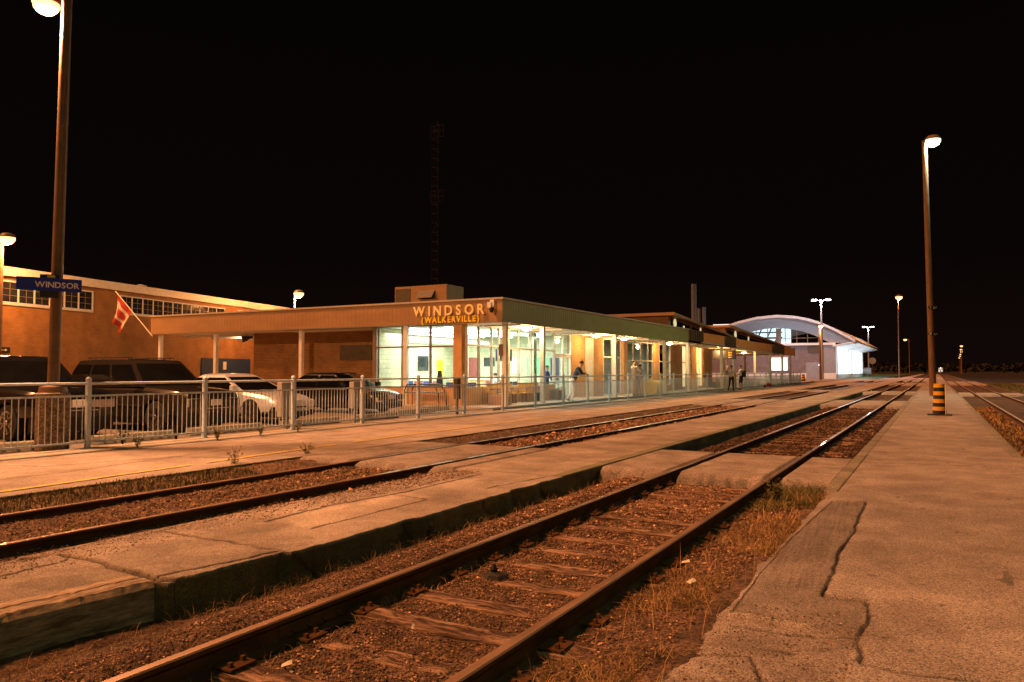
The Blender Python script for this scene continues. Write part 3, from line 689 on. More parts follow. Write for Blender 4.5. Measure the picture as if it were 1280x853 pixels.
# small debris
m = MB(); m.lathe([(.02, 0), (.11, .01), (.09, .035), (.03, .05)], n=7); m.lathe([(.02, .04), (.035, .07), (.015, .11)], c=(-.02, 0, 0), n=5)
tag(m.build('broken_clod', 'rubber', loc=(-3.1, 5.36, -.15)), 'black lump of rubber lying on the ballast between the main rails', 'debris')
for (x, y, z, rz, s, l) in ((-1.85, 6.34, -.09, .4, .035, 'crumpled pale paper scrap in the dry grass beside the main track'), (-1.62, 5.7, -.07, 1.1, .04, 'crushed plastic cup in dry grass nearer the right platform'), (-2.95, 4.05, -.14, 2, .025, 'tiny white chip on the ballast near the right rail'), (-3.2, 3.2, -.14, .8, .03, 'pale wood splinter lying on the ballast in the foreground')):
    m = MB(); m.add([(-s, -s * .5, 0), (s, -s * .4, .01), (s * .9, s * .5, .025), (-s * .8, s * .6, .005), (0, 0, s * .35)], [(0, 1, 4), (1, 2, 4), (2, 3, 4), (3, 0, 4)])
    o = m.build('litter_scrap', 'paper', loc=(x, y, z)); o.rotation_euler = (0, 0, rz); tag(o, l, 'litter', 'scraps of litter on the track')

# ------------------------------------------------------------------ fence
FX = -14.1; SP = 2.655; FY0 = 8.91 - 3 * SP
fence = thing('metal_fence', 'long grey metal picket fence between the fence side platform and the car park', 'fence', (FX, 0, 0))
nposts = 37
postm = MB(); postm.box(-.04, .04, -.04, .04, 0, 1.27); postm.lathe([(.045, 1.27), (.055, 1.29), (.055, 1.32), (.035, 1.35), (.008, 1.36)], n=10)
postm.box(-.09, .09, -.07, .07, 0, .015)
p0 = postm.build('post', 'galv', fence, loc=(0, FY0, .03))
pan = MB()
for z0, z1 in ((.11, .145), (.98, 1.015)): pan.box(-.018, .018, .045, SP - .045, z0, z1)
k = 0; y = .12
while y < SP - .06:
    pan.box(-.006, .006, y - .006, y + .006, .14, .985); y += .1155
pan0 = pan.build('picket_panel', 'galv', fence, loc=(0, FY0, .03))
tr = MB(); tr.tube((0, .04, 1.235), (0, SP - .04, 1.235), .026, n=10)
tr0 = tr.build('top_rail', 'galv', fence, loc=(0, FY0, .03), smooth=True)
for i in range(1, nposts):
    c = p0.copy(); col.objects.link(c); c.parent = fence; c.location = (0, FY0 + i * SP, .03)
    if i < nposts - 1:
        for s in (pan0, tr0):
            c = s.copy(); col.objects.link(c); c.parent = fence; c.location = (0, FY0 + i * SP, .03)
# small flat boards fixed behind the fence posts
for (y, z0, z1, w, mt, l) in ((14.35, .35, 1.22, .5, 'greybox', 'pair of grey utility cabinets behind the third fence post, beside the silver car'), (16.95, .45, 1.2, .26, 'greybox', 'narrow grey utility cabinet behind the fourth fence post, beside the dark sedan'), (21.9, .55, 1.3, .2, 'darkm', 'dark narrow box on the fence post in front of the station glass')):
    t = thing('utility_cabinet', l, 'cabinet', (-14.2 if w < .22 else -14.45, y, 0))
    m = MB(); m.bev(-.08, .08, -w / 2, w / 2, z0, z1, .015); m.build('cabinet_body', mt, t)
    m = MB(); m.box(-.03, .03, -.04, .04, 0, z0); m.build('leg', mt, t)
    m = MB(); m.box(.082, .09, -w / 2 + .04, w / 2 - .04, z0 + .06, z1 - .08); m.build('cabinet_door', mt, t)

# wheel stops
for (x, y, l, ln) in ((-15.05, 8.0, 'concrete wheel stop under the nose of the leftmost black pickup', 2.2), (-15.1, 10.6, 'concrete wheel stop beside the tall concrete lamp base', 1.9), (-15.2, 13.1, 'concrete wheel stop under the nose of the dark vehicle with glinting headlights', 2.2), (-15.3, 16.1, 'concrete wheel stop in front of the silver car', 2.2), (-15.3, 18.9, 'concrete wheel stop beside the silver car', 2.2), (-15.9, 21.9, 'concrete wheel stop in front of the black sedan', 2.2), (-16.6, 24.2, 'concrete wheel stop nearest the station glass', 2.0)):
    m = MB(); m.extrude([(-.1, 0), (.1, 0), (.06, .16), (.04, .18), (-.04, .18), (-.06, .16)], -ln / 2, ln / 2, 'y')
    for q in range(8):
        yy = -ln / 2 + .2 + q * (ln - .4) / 7; m.box(.07, .105, yy - .03, yy + .03, .03, .11)
    tag(m.build('wheel_stop', 'kerb', loc=(x, y, 0)), l, 'wheel stop', 'concrete wheel stops of the car park')

# ------------------------------------------------------------------ lamps
SOD = (1.0, .36, .10); SODN = (1.0, .43, .18)
def cobra(t, z, dx, dy, mt, lens):
    # arm + luminaire; local coords of t
    m = MB(); m.tube((0, 0, z - .15), (dx * .5, dy * .5, z + .05), .03, n=8); m.tube((dx * .5, dy * .5, z + .05), (dx, dy, z + .04), .03, n=8); m.build('arm', mt, t)
    m = MB(); m.lathe([(.05, .16), (.16, .14), (.24, .05), (.25, 0), (.2, -.02)], c=(dx, dy, z), n=16); h = m.build('lamp_head', mt, t, smooth=True)
    m = MB(); m.lathe([(.235, -.01), (.22, -.09), (.14, -.17), (.04, -.2)], c=(dx, dy, z), n=16); m.build('lens', lens, h, smooth=True)

def poletube(h, r0, r1, lean=(0, 0), z0=0, n=14):
    m = MB(); k = 8
    for i in range(k):
        a, b_ = i / k, (i + 1) / k
        m.tube((lean[0] * a, lean[1] * a, z0 + (h - z0) * a), (lean[0] * b_, lean[1] * b_, z0 + (h - z0) * b_), r0 + (r1 - r0) * a, r0 + (r1 - r0) * b_, n, cap=(i in (0, k - 1)))
    return m
# near lamp with station name sign
LP = (-14.75, 8.62)
t = thing('platform_lamp_post', 'tall brown lamp post on a round concrete base carrying the blue name board', 'lamp post', (LP[0], LP[1], 0))
m = MB(); m.lathe([(.285, -.05), (.285, 1.0), (.30, 1.0), (.30, 1.07), (.27, 1.09), (.1, 1.1)], n=28); m.build('concrete_base', 'aggregate', t, smooth=True)
m = MB(); m.lathe([(.25, 1.085), (.235, 1.2), (.1, 1.23)], n=20); m.build('base_collar', 'steelpole', t, smooth=True)
poletube(9.6, .105, .09, (.13, .03), 1.15).build('pole', 'steelpole', t, smooth=True)
lx, ly = -.22, -.18
m = MB(); m.tube((.1, .02, 8.72), (lx, ly, 8.68), .03, n=8); m.build('arm', 'steelpole', t)
m = MB(); m.lathe([(.05, .2), (.17, .17), (.25, .06), (.26, 0), (.2, -.01)], c=(lx, ly, 8.62), n=16); h = m.build('lamp_head', 'steelpole', t, smooth=True)
m = MB(); m.lathe([(.24, -.01), (.22, -.1), (.14, -.18), (.04, -.21)], c=(lx, ly, 8.62), n=16); m.build('lens', 'E_sod', h, smooth=True)
light('lamp_light', (LP[0] + lx, LP[1] + ly, 8.30), 6800, SODN, .12)
# name board
s = thing('station_name_board', 'blue board lettered WINDSOR in white clamped on the near lamp post', 'sign', (LP[0] + .06, LP[1] - .14, 3.12), R(54))
# board normal must face the camera (south-east)
s.rotation_euler = (0, 0, R(66)); s.location.x += .16; s.location.y -= .10
m = MB(); m.box(-.53, .53, -.02, .02, -.12, .12); m.build('board', 'navy', s)
m = MB(); m.box(-.15, .15, .021, .12, -.24, .19); m.build('backplate', 'black', s)
m = MB(); m.box(-.04, .09, .01, .019, .135, .175); m.build('small_label', 'yellow', s)
def textmesh(body, size, ext, mat, parent, loc, name='letter', off=0.0, rot=(R(90), 0, 0), gap=None, sx=1.0, widths=None):
    x = 0
    for i, ch in enumerate(body):
        if ch == ' ': x += size * .4; continue
        cu = bpy.data.curves.new('t', 'FONT'); cu.body = ch; cu.size = size; cu.extrude = ext; cu.offset = off; cu.resolution_u = 3
        if off == 0: cu.bevel_depth = size * .012
        ob = bpy.data.objects.new('t', cu); col.objects.link(ob)
        bpy.context.view_layer.update()
        me = bpy.data.meshes.new_from_object(ob.evaluated_get(bpy.context.evaluated_depsgraph_get()))
        if i and ch in 'VA': x -= size * .1
        w = max(v.co.x for v in me.vertices) - min(v.co.x for v in me.vertices); mn = min(v.co.x for v in me.vertices)
        bpy.data.objects.remove(ob)
        me.transform(Matrix.Diagonal((sx, 1, 1, 1)) @ Matrix.Translation((-mn, 0, 0)))
        me.materials.clear(); me.materials.append(M[mat]); me.name = name
        o = bpy.data.objects.new(name, me); o.rotation_euler = rot; o.location = (loc[0] + x, loc[1], loc[2]); link(o, parent)
        x += w * sx + (gap if gap is not None else size * .12)
    return x
textmesh('WINDSOR', .15, .002, 'white', s, (-.24, -.024, -.055), off=.003, gap=.012)

# other lamps
def lamp(name_label, loc, h, dx=0, dy=0, mat='steelpole', lens='E_sod', r=.1, base=None, lean=(0, 0), group=None, scale=1.0):
    t = thing('lamp_post', name_label, 'lamp post', loc, 0, group)
    poletube(h, r * 1.15, r * .8, lean).build('pole', mat, t, smooth=True)
    m = MB(); m.tube((lean[0], lean[1], h - .1), (dx, dy, h + .08), .03, n=8); m.build('arm', mat, t)
    q = scale
    m = MB(); m.lathe([(.05 * q, .17 * q), (.17 * q, .14 * q), (.26 * q, .05 * q), (.27 * q, 0), (.2 * q, -.01)], c=(dx, dy, h), n=14); hd = m.build('lamp_head', mat, t, smooth=True)
    m = MB(); m.lathe([(.255 * q, 0), (.25 * q, -.1 * q), (.17 * q, -.2 * q), (.05 * q, -.25 * q)], c=(dx, dy, h), n=14); m.build('lens', lens, hd, smooth=True)
    return t
lamp('sodium lamp post in front of the left edge of the tan brick building', (-40.55, 21.0, 0), 8.1, .45, 0, scale=1.4)
light('lamp_light', (-40.1, 21.0, 7.65), 3600, SOD, .2)
lamp('sodium lamp post rising behind the station canopy roof', (-43.9, 44.3, 0), 7.6, .35, .1, mat='galvpole', scale=1.5)
light('lamp_light', (-43.5, 44.4, 7.15), 5000, SOD, .2)
# tall wooden pole, white lamp
t = lamp('very tall brown wooden pole with a white lamp standing on the right platform', (-.18, 53, 0), 15.6, .28, 0, mat='woodpole', lens='E_wht', r=.175, lean=(-.18, 0), scale=1.7)
for z in (3.7, 5.3):
    m = MB(); m.lathe([(.225, z), (.225, z + .12)], n=12); m.box(.2, .3, -.2, -.1, z, z + .1); m.build('pole_band', 'chrome', t)
light('lamp_light', (.1, 52.9, 15.0), 4800, (.9, 1.0, .6), .25)
# distant sodium lamps
lamp('tall slim lamp post with orange light standing in the middle platform far down the line', (-6.9, 185, 0), 17.5, .2, 0, mat='steelpole', r=.13, scale=2.7)
light('lamp_light', (-6.7, 185, 16.6), 9000, SOD, .4)
lamp('wood lamp post with orange light before the arched station hall', (-17.1, 139, 0), 9.2, .15, 0, mat='woodpole', r=.17, scale=1.5)
light('lamp_light', (-16.8, 138.6, 8.5), 2600, SOD, .3)
lamp('small distant orange lamp between the tall orange lamp and the wooden pole', (-8, 300, 0), 12.5, -1.2, 0, mat='steelpole', r=.15, lens='E_far', scale=2.2)
# twin headed white lamps
def twin(label, loc, h, s):
    t = thing('twin_lamp_post', label, 'lamp post', loc, 0)
    poletube(h, .28, .12).build('pole', 'galvpole', t, smooth=True)
    for sx in (-1, 1):
        m = MB(); m.tube((0, 0, h - .3), (sx * 1.0, 0, h + .1), .06, n=8); m.build('arm', 'galvpole', t)
        m = MB(); m.box(min(sx * .8, sx * 1.7), max(sx * .8, sx * 1.7), -.25, .25, h, h + .22); hd = m.build('lamp_head', 'galvpole', t)
        m = MB(); m.box(min(sx * .85, sx * 1.65), max(sx * .85, sx * 1.65), -.26, .26, h - .16, h - .005); m.build('lens', 'E_cool', hd)
    light('lamp_light', (loc[0], loc[1] - .4, h - .6), s, (.8, .88, 1.0), .5)
twin('twin headed white lamp post in front of the arched station hall', (-18.3, 151, 0), 14.6, 3000)
twin('twin headed white lamp post beyond the far eave of the arched hall', (-18.2, 262, 0), 15.2, 3500)
# far row of orange lamps down the line
for i, y in enumerate((430, 500, 560, 640, 720, 820)):
    x = 2.0 + i * 1.6
    lamp(['nearest and tallest of the orange lamps receding down the line', 'second of the orange lamps receding down the line', 'third of the orange lamps receding down the line', 'fourth of the orange lamps receding down the line', 'fifth of the orange lamps receding down the line', 'farthest and smallest of the orange lamps receding down the line'][i], (x + 9, y, -.3), 14, 0, 0, r=.14, lens='E_far', group='distant orange lamps', scale=2.4)
# distant signal glow (train standing far away)
t = thing('distant_train', 'tiny distant train front with white headlights at the vanishing point', 'train', (2.9, 640, -.3))
m = MB(); m.bev(-1.5, 1.5, 0, 12, .8, 4.4, .4); m.build('body', 'darkm', t)
for x, z in ((-.9, 1.8), (.9, 1.8), (0, 4.0)):
    m = MB(); m.lathe([(.2, -.25), (.25, -.1), (.15, 0)], c=(x, -.02, z), n=12, axis='y'); m.build('headlight', 'E_far2', t)
light('train_light', (2.9, 637, 3.0), 1500, (1, .85, .7), .5)

lamp('added unseen tall wooden pole with a white lamp beyond the right hand track behind the viewpoint', (8.5, -9, -.2), 12, .3, 0, mat='woodpole', lens='E_wht', r=.2)  # lamp added out of view for greenish light on the middle platform side
light('lamp_light', (8.8, -9, 11.4), 2600, (.8, 1.0, .45), .25)

# striped bollard
t = thing('striped_bollard', 'black and yellow striped hazard bollard standing on the right platform', 'bollard', (.08, 30, 0))
m = MB(); m.bev(-.37, .37, -.3, .3, 0, .035, .01); m.build('base_plate', 'rubber', t)
m = MB(); zz = [.03, .16, .29, .42, .55, .68, .81, .94, 1.06]
for i in range(8):
    m.mi = i % 2
    r0 = .215 - .045 * zz[i]; r1 = .215 - .045 * zz[i + 1]; m.tube((0, 0, zz[i]), (0, 0, zz[i + 1]), r0, r1, 20, cap=(i == 7))
m.build('striped_sleeve', ['hiBlack', 'hiYellow'], t, smooth=True)
m = MB(); m.box(.17, .19, -.2, -.17, .03, 1.04); m.build('reflective_strip', 'white', t)
# small far striped cone
t = thing('striped_drum', 'dark striped drum near the end of the fence before the arched hall', 'drum', (-16.0, 112, 0))
m = MB(); m.lathe([(.4, 0), (.4, .1), (.28, .12), (.26, .35)], n=14); m.build('drum_base', 'rubber', t)
m = MB()
for i in range(4):
    m.mi = i % 2; m.tube((0, 0, .35 + i * .17), (0, 0, .52 + i * .17), .26 - i * .02, .24 - i * .02, 14)
m.build('striped_sleeve', ['hiYellow', 'hiBlack'], t)

# ------------------------------------------------------------------ left tan building (turned 13.9 degrees)
bt = thing('tan_brick_building', 'large tan brick building with a white roof edge and ribbon windows behind the car park', 'building', (-42.7, 22.1, 0), R(13.9))
def LBm(): return MB()
m = MB(); m.box(-30, 0, -30, 27.5, -.3, 6.5); m.build('wall', 'brickback', bt)
m = MB(); m.box(-30.3, .25, -30.3, 27.8, 6.5, 6.98); m.build('roof_edge', 'whitep', bt)
m = MB(); m.box(-30.2, .1, -30.2, 27.7, 6.98, 7.02); m.build('roof', 'roof', bt)
def ribbon(s0, s1, z0, z1, n, lit=None):
    fr = MB(); fr.box(.0, .06, s0 - .08, s1 + .08, z0 - .16, z0); fr.box(0, .06, s0 - .08, s1 + .08, z1, z1 + .08); fr.box(0, .055, s0 - .08, s0, z0, z1); fr.box(0, .055, s1, s1 + .08, z0, z1)
    w = (s1 - s0) / n
    for i in range(1, n): fr.box(0, .05, s0 + i * w - .04, s0 + i * w + .04, z0, z1)
    fr.mi = 1
    for i in range(n):
        fr.box(.0, .03, s0 + (i + .5) * w - .012, s0 + (i + .5) * w + .012, z0, z1)
        for q in (1, 2): fr.box(0, .03, s0 + i * w + .04, s0 + (i + 1) * w - .04, z0 + (z1 - z0) * q / 3 - .012, z0 + (z1 - z0) * q / 3 + .012)
    f = fr.build('window', ['greylight', 'framed'], bt)
    g_ = MB(); g_.box(.003, .012, s0, s1, z0, z1); g_.build('pane', 'gdark', f)
ribbon(-14, 6.05, 5.15, 6.2, 20)
ribbon(8.35, 18.8, 5.2, 6.18, 11)
ribbon(20.6, 24.2, 5.2, 6.18, 4)
m = MB(); m.box(.0, .06, 16.2, 22.2, 0, 2.45)
d = m.build('garage_door', 'bluedoor', bt); m = MB(); m.box(.062, .075, 18.7, 19.1, 1.6, 2.2); m.build('door_notice', 'whitep', d)
m = MB(); m.lathe([(.35, 0), (.35, .3), (.45, .32), (.45, .45), (.1, .55)], c=(-3, 13.5, 7.02), n=14); m.build('roof_vent', 'greylight', bt)
t = thing('arrow_sign', 'small dark arrow sign on the tan wall at the left edge', 'sign', (-42.65, 22.3, 2.6), R(13.9))
m = MB(); m.box(0, .04, -.35, .35, -.15, .15); m.build('board', 'black', t)
m = MB(); m.extrude([(-.15, -.02), (.05, -.02), (.05, -.07), (.18, 0), (.05, .07), (.05, .02), (-.15, .02)], .042, .05, 'x'); m.build('arrow', 'white', t)
light('canopy_light', (-33, 29, 3.2), 60, (1, .6, .3), .2)

# ------------------------------------------------------------------ station building
st = thing('station_building', 'low flat roofed station with glass waiting room, tan brick walls and deep fascia', 'building', (0, 0, 0))
ZB, ZT = 3.40, 4.28
def ribbed(a, b, fixed, axis, sgn, z0, z1, name, mt, step=.22, parent=st):
    m = MB(); n = int((b - a) / step); pts = []
    for i in range(n):
        x = a + (b - a) * i / n; w = (b - a) / n
        pts += [(x, 0), (x + w * .86, 0), (x + w * .89, -.006), (x + w * .97, -.006)]
    pts.append((b, 0))
    vs = []; fs = []
    for (p, d) in pts:
        for z in (z0, z1): vs.append((p, fixed + sgn * d, z) if axis == 'x' else (fixed + sgn * d, p, z))
    for i in range(len(pts) - 1): fs.append((2 * i, 2 * i + 2, 2 * i + 3, 2 * i + 1))
    m.add(vs, fs); return m.build(name, mt, parent, fixn=False)
ribbed(-35.5, -14.6, 25.7, 'x', -1, ZB, ZT, 'fascia', 'beige')
ribbed(25.7, 51.2, -14.6, 'y', 1, ZB, ZT, 'fascia', 'olive')
ribbed(25.7, 33.0, -35.5, 'y', -1, ZB, ZT, 'fascia', 'beige')
m = MB(); m.box(-35.56, -14.54, 25.64, 25.78, ZT, ZT + .07); m.box(-14.66, -14.54, 25.78, 51.2, ZT, ZT + .07); m.box(-35.56, -35.44, 25.78, 33, ZT, ZT + .07); m.build('fascia_cap', 'cap', st)
m = MB(); m.box(-35.45, -14.66, 25.76, 33.0, ZT - .15, ZT); m.box(-30, -14.66, 33.0, 66, ZT - .15, ZT); m.build('roof', 'roof', st)
m = MB(); m.box(-35.4, -14.68, 25.74, 26.0, ZB - .02, ZB + .03); m.box(-35.4, -28.6, 26.0, 33, ZB, ZB + .04); m.box(-28.6, -16.6, 26.0, 27.9, ZB, ZB + .04)
m.box(-16.6, -14.68, 26.0, 66, ZB, ZB + .04); m.build('soffit', 'soffit', st)
m = MB(); m.box(-35.4, -30.3, 32.7, 32.9, ZB - .35, ZB); 
for y in (27.5, 29.3, 31.1): m.box(-35.3, -30.1, y, y + .12, ZB - .14, ZB)
m.build('soffit_beam', 'whitep', st)
for y in range(27, 66, 2):
    m = MB(); m.box(-16.4, -14.7, y + .3, y + .36, ZB - .06, ZB - .002); m.build('soffit_joist', 'soffit', st)
# columns
for (x, y) in ((-35.1, 26.0), (-30.95, 26.0), (-33.2, 32.0), (-25.3, 26.0), (-19.3, 25.86)):
    m = MB(); m.box(-.085, .085, -.085, .085, .0, ZB); m.build('column', 'whitep', st, loc=(x, y, 0))
for y in (26.3, 29.6, 38.1, 46.55):
    m = MB(); m.box(-.09, .09, -.09, .09, .0, ZB); m.build('column', 'whitep', st, loc=(-14.82, y, 0))
# front brick (recessed)
m = MB(); m.box(-30.2, -20.95, 27.7, 27.95, -.1, ZB); m.build('wall', 'brickx', st)
m = MB(); m.box(-30.2, -29.95, 27.95, 36, -.1, ZB); m.build('wall', 'bricky', st)
m = MB(); m.box(-21.1, -20.95, 25.9, 27.7, -.1, ZB); m.build('wall', 'framed', st)
m = MB(); m.box(-24.5, -22.6, 27.66, 27.7, 2.0, 2.7); m.build('louvre_vent', 'louvre', st)
# front glazing
def glazing(axis, fixed, a, b, z0, z1, mull, trans, name='window', fm='frame', door=None, w=.065):
    fr = MB(); d = .05
    def bx(p, q, za, zb):
        if axis == 'x': fr.box(p, q, fixed - d, fixed + d, za, zb)
        else: fr.box(fixed - d, fixed + d, p, q, za, zb)
    bx(a, b, z0 - w, z0); bx(a, b, z1, z1 + w)
    ms = [a] + list(mull) + [b]
    for x in ms: bx(x - w / 2, x + w / 2, z0, z1)
    for tz in trans:
        for p, q in zip(ms[:-1], ms[1:]): bx(p + w / 2, q - w / 2, tz - w / 2, tz + w / 2)
    f = fr.build(name, fm, st)
    g_ = MB()
    if axis == 'x': g_.quad((a, fixed, z0), (b, fixed, z0), (b, fixed, z1), (a, fixed, z1))
    else: g_.quad((fixed, a, z0), (fixed, b, z0), (fixed, b, z1), (fixed, a, z1))
    g_.build('pane', 'pane', f); return f
glazing('x', 25.95, -20.93, -16.95, .86, 3.34, [-19.55, -18.13], [2.5], fm='framed')
m = MB(); m.box(-20.93, -16.95, 25.85, 26.05, -.1, .81); m.build('knee_wall', 'orangep', st)
m = MB(); m.box(-16.95, -16.55, 25.84, 26.1, -.1, ZB); m.build('corner_pillar', 'orangep', st)
glazing('y', -16.5, 26.12, 29.5, .86, 3.34, [26.76 + .3, 28.1, 28.7], [2.55], fm='frame')
glazing('y', -16.5, 29.6, 34.1, .86, 3.34, [30.5, 31.68, 32.84], [2.5], fm='frame')
m = MB(); m.box(-16.6, -16.4, 26.12, 34.1, -.1, .81); m.build('knee_wall', 'orangep', st)
# doors
f = glazing('y', -16.5, 34.2, 36.1, 2.35, 3.34, [35.15], [], fm='whitep')
for y0 in (34.2, 35.17):
    m = MB(); m.box(-16.55, -16.45, y0, y0 + .08, .12, 2.3); m.box(-16.55, -16.45, y0 + .86, y0 + .94, .12, 2.3); m.box(-16.55, -16.45, y0 + .08, y0 + .86, .12, .3); m.box(-16.55, -16.45, y0 + .08, y0 + .86, 2.2, 2.3); m.box(-16.55, -16.45, y0 + .08, y0 + .86, 1.15, 1.22)
    d = m.build('door', 'whitep', st)
    m = MB(); m.quad((-16.5, y0 + .08, .3), (-16.5, y0 + .86, .3), (-16.5, y0 + .86, 2.2), (-16.5, y0 + .08, 2.2)); m.build('pane', 'pane', d)
    m = MB(); m.tube((-16.42, y0 + .8, .9), (-16.42, y0 + .8, 1.3), .015, n=6); m.build('handle', 'chrome', d)
# side walls beyond
m = MB(); m.box(-16.7, -16.45, 36.2, 40.5, -.1, ZB); m.build('wall', 'bricky', st)
m = MB(); m.box(-16.45, -16.41, 37.95, 39.0, .12, 3.3); d = m.build('door', 'door', st)
m = MB(); m.box(-16.41, -16.40, 38.15, 38.8, .4, 2.1); m.build('door_panel', 'whitep', d)
m = MB(); m.tube((-16.38, 38.1, 1.0), (-16.38, 38.1, 1.2), .02, n=6); m.build('handle', 'chrome', d)
glazing('y', -16.5, 40.55, 43.3, .2, 3.3, [41.9, 42.3], [2.3], fm='whitep')
m = MB(); m.box(-16.65, -16.3, 43.35, 44.0, -.1, ZB); m.build('pillar', 'orangep', st)
glazing('y', -16.5, 44.05, 49.1, 1.0, 3.3, [45.4, 46.8, 48.2], [2.15], fm='whitep')
m = MB(); m.box(-16.65, -16.45, 44.05, 49.1, -.1, .95); m.build('wall', 'orangep', st)
m = MB(); m.box(-16.7, -16.45, 49.2, 50.5, -.1, ZB); m.build('wall', 'bricky', st)
glazing('y', -16.5, 50.55, 53.0, .6, 3.3, [51.8], [2.15], fm='whitep')
m = MB(); m.box(-16.65, -16.45, 50.55, 53.0, -.1, .55); m.box(-16.7, -16.45, 53.1, 54.4, -.1, ZB); m.build('wall', 'bricky', st)
# interior
m = MB(); m.box(-20.94, -20.90, 26.1, 27.95, 0, 3.34); m.build('interior_wall', 'wallroom', st)
m = MB(); m.box(-28, -16.6, 26.1, 54, -.05, .02); m.build('interior_floor', 'floor', st)
m = MB(); m.quad((-27, 26.06, 3.36), (-16.6, 26.06, 3.36), (-16.6, 54, 3.36), (-27, 54, 3.36)); m.build('interior_ceiling', 'ceil', st)
m = MB(); m.box(-24.2, -24.0, 28.0, 54, 0, 3.34); m.build('interior_wall', 'wallroom', st)
m = MB(); m.box(-24.0, -20.9, 27.96, 28.1, 0, 3.34); m.box(-24.0, -16.75, 36.6, 36.75, 0, 3.34); m.build('interior_wall', 'wallroomx', st)
m = MB(); m.box(-24.0, -16.75, 43.4, 43.5, 0, 3.34); m.box(-24, -16.75, 49.9, 50.0, 0, 3.34); m.build('interior_wall', 'wallroomx', st)
m = MB(); m.box(-20.3, -19.9, 31.3, 31.7, 0, 3.34); m.box(-17.3, -17.0, 33.0, 33.3, 0, 3.34); m.build('interior_pillar', 'wallroomx', st)
for (x, y0, y1) in ((-18.0, 26.8, 35.8), (-19.8, 26.8, 35.8), (-22.0, 28.5, 35.8)):
    m = MB(); m.box(x - .07, x + .07, y0, y1, 3.26, 3.33); m.build('ceiling_light', 'E_tube', st)
for y in (27.6, 30.0, 33.5):
    m = MB(); m.box(-20.6, -17.0, y, y + .12, 3.26, 3.33); m.build('ceiling_light', 'E_tube', st)
light('room_light', (-18.9, 31, 3.15), 760, (.95, 1, .82), .1, 'AREA', shape='RECTANGLE', size=4, size_y=9)
light('room_light', (-22.3, 32, 3.15), 520, (.95, 1, .82), .1, 'AREA', shape='RECTANGLE', size=2, size_y=6)
light('room_light', (-19, 47, 3.1), 60, (1, .95, .8), .1, 'AREA', shape='RECTANGLE', size=3, size_y=4)
light('room_light', (-18.5, 52, 3.1), 110, (.9, 1, .85), .1, 'AREA', shape='RECTANGLE', size=3, size_y=3)
light('room_light', (-19, 41, 3.1), 60, (1, .9, .7), .1, 'AREA', shape='RECTANGLE', size=3, size_y=3)
# soffit lamps
for y in (29.2, 36.93, 41.02, 49.5, 72.0):
    z = ZB if y < 70 else 3.28
    t = thing('soffit_lamp', {29.2: 'round soffit lamp nearest the corner of the glass waiting room', 36.93: 'round soffit lamp above the white panel door', 41.02: 'round soffit lamp above the shop window', 49.5: 'round soffit lamp near the far end of the greenish lit side fascia', 72.0: 'round soffit lamp under the canopy wing beyond the hanging board'}[y], 'lamp', (-15.4, y, z), 0, 'soffit lamps')
    m = MB(); m.lathe([(.26, 0), (.26, -.05), (.22, -.06)], n=16); m.build('housing', 'whitep', t)
    m = MB(); m.lathe([(.22, -.055), (.2, -.12), (.1, -.16), (.02, -.17)], n=16); m.build('lens', 'E_soffit', t, smooth=True)
    light('soffit_light', (-15.4, y, z - .3), 260, (1, .55, .2), .12)
light('soffit_light', (-15.4, 62, 3.1), 330, (1, .5, .18), .12)
light('soffit_light', (-18, 84, 3.1), 160, (1, .45, .16), .12)
# furniture inside
def notice(x, y, z, w, h, mt, l, axis='x', cat='poster', name='wall_poster'):
    t = thing(name, l, cat, (x, y, z)); m = MB(); n_ = MB()
    if axis == 'x': m.box(-w / 2 - .03, w / 2 + .03, -.015, .0, -h / 2 - .03, h / 2 + .03); n_.box(-w / 2, w / 2, -.025, -.016, -h / 2, h / 2)
    else: m.box(.0, .015, -w / 2 - .03, w / 2 + .03, -h / 2 - .03, h / 2 + .03); n_.box(.016, .025, -w / 2, w / 2, -h / 2, h / 2)
    m.build('poster_frame', 'frame', t); n_.build('poster_sheet', mt, t)
notice(-18.6, 36.58, 1.75, 1.3, .95, 'green', 'green and white notice on the back wall of the waiting room')
notice(-19.9, 36.58, 1.8, .5, .9, 'whitep', 'white notice with small print left of the green notice')
notice(-23.97, 33.6, 1.9, 1.0, .8, 'gdark', 'dark framed screen on the inner side wall of the waiting room', 'y', 'screen', 'wall_screen')
notice(-23.97, 30.3, 1.7, 1.2, 1.3, 'orangep', 'tan display board on the side wall inside the left window', 'y')
notice(-17.6, 36.58, 1.6, .5, 1.2, 'bluedoor', 'blue poster inside near the double doors')
t = thing('hanging_screen', 'black ceiling hung television in the waiting room right of the corner pillar', 'television', (-18.9, 33.4, 2.3))
m = MB(); m.box(-.45, .45, -.04, .04, -.3, .3); m.build('screen', 'black', t); m = MB(); m.tube((0, 0, .3), (0, 0, 1.0), .02, n=6); m.build('bracket', 'darkm', t)
notice(-22.6, 36.58, 1.7, .8, 1.1, 'redchair', 'red and pale travel poster at the left end of the back wall')
notice(-21.6, 36.58, 2.0, .7, .5, 'gdark', 'small dark screen over the ticket counter', cat='screen', name='wall_screen')
notice(-23.97, 31.9, 1.6, .6, .9, 'green', 'small green poster on the inner side wall', 'y')
notice(-23.97, 35.2, 1.6, .6, 1.0, 'yellow', 'yellow poster on the inner side wall near the counter', 'y')
notice(-18.2, 43.36, 1.7, .9, 1.0, 'bluedoor', 'blue poster inside the shop beyond the drinks machine')
t = thing('ceiling_duct', 'long white ventilation duct under the waiting room ceiling', 'duct', (-21.2, 31.5, 2.95)); m = MB(); m.tube((0, -3.3, 0), (0, 4.5, 0), .22, n=12); m.build('duct_tube', 'frame', t, smooth=True)
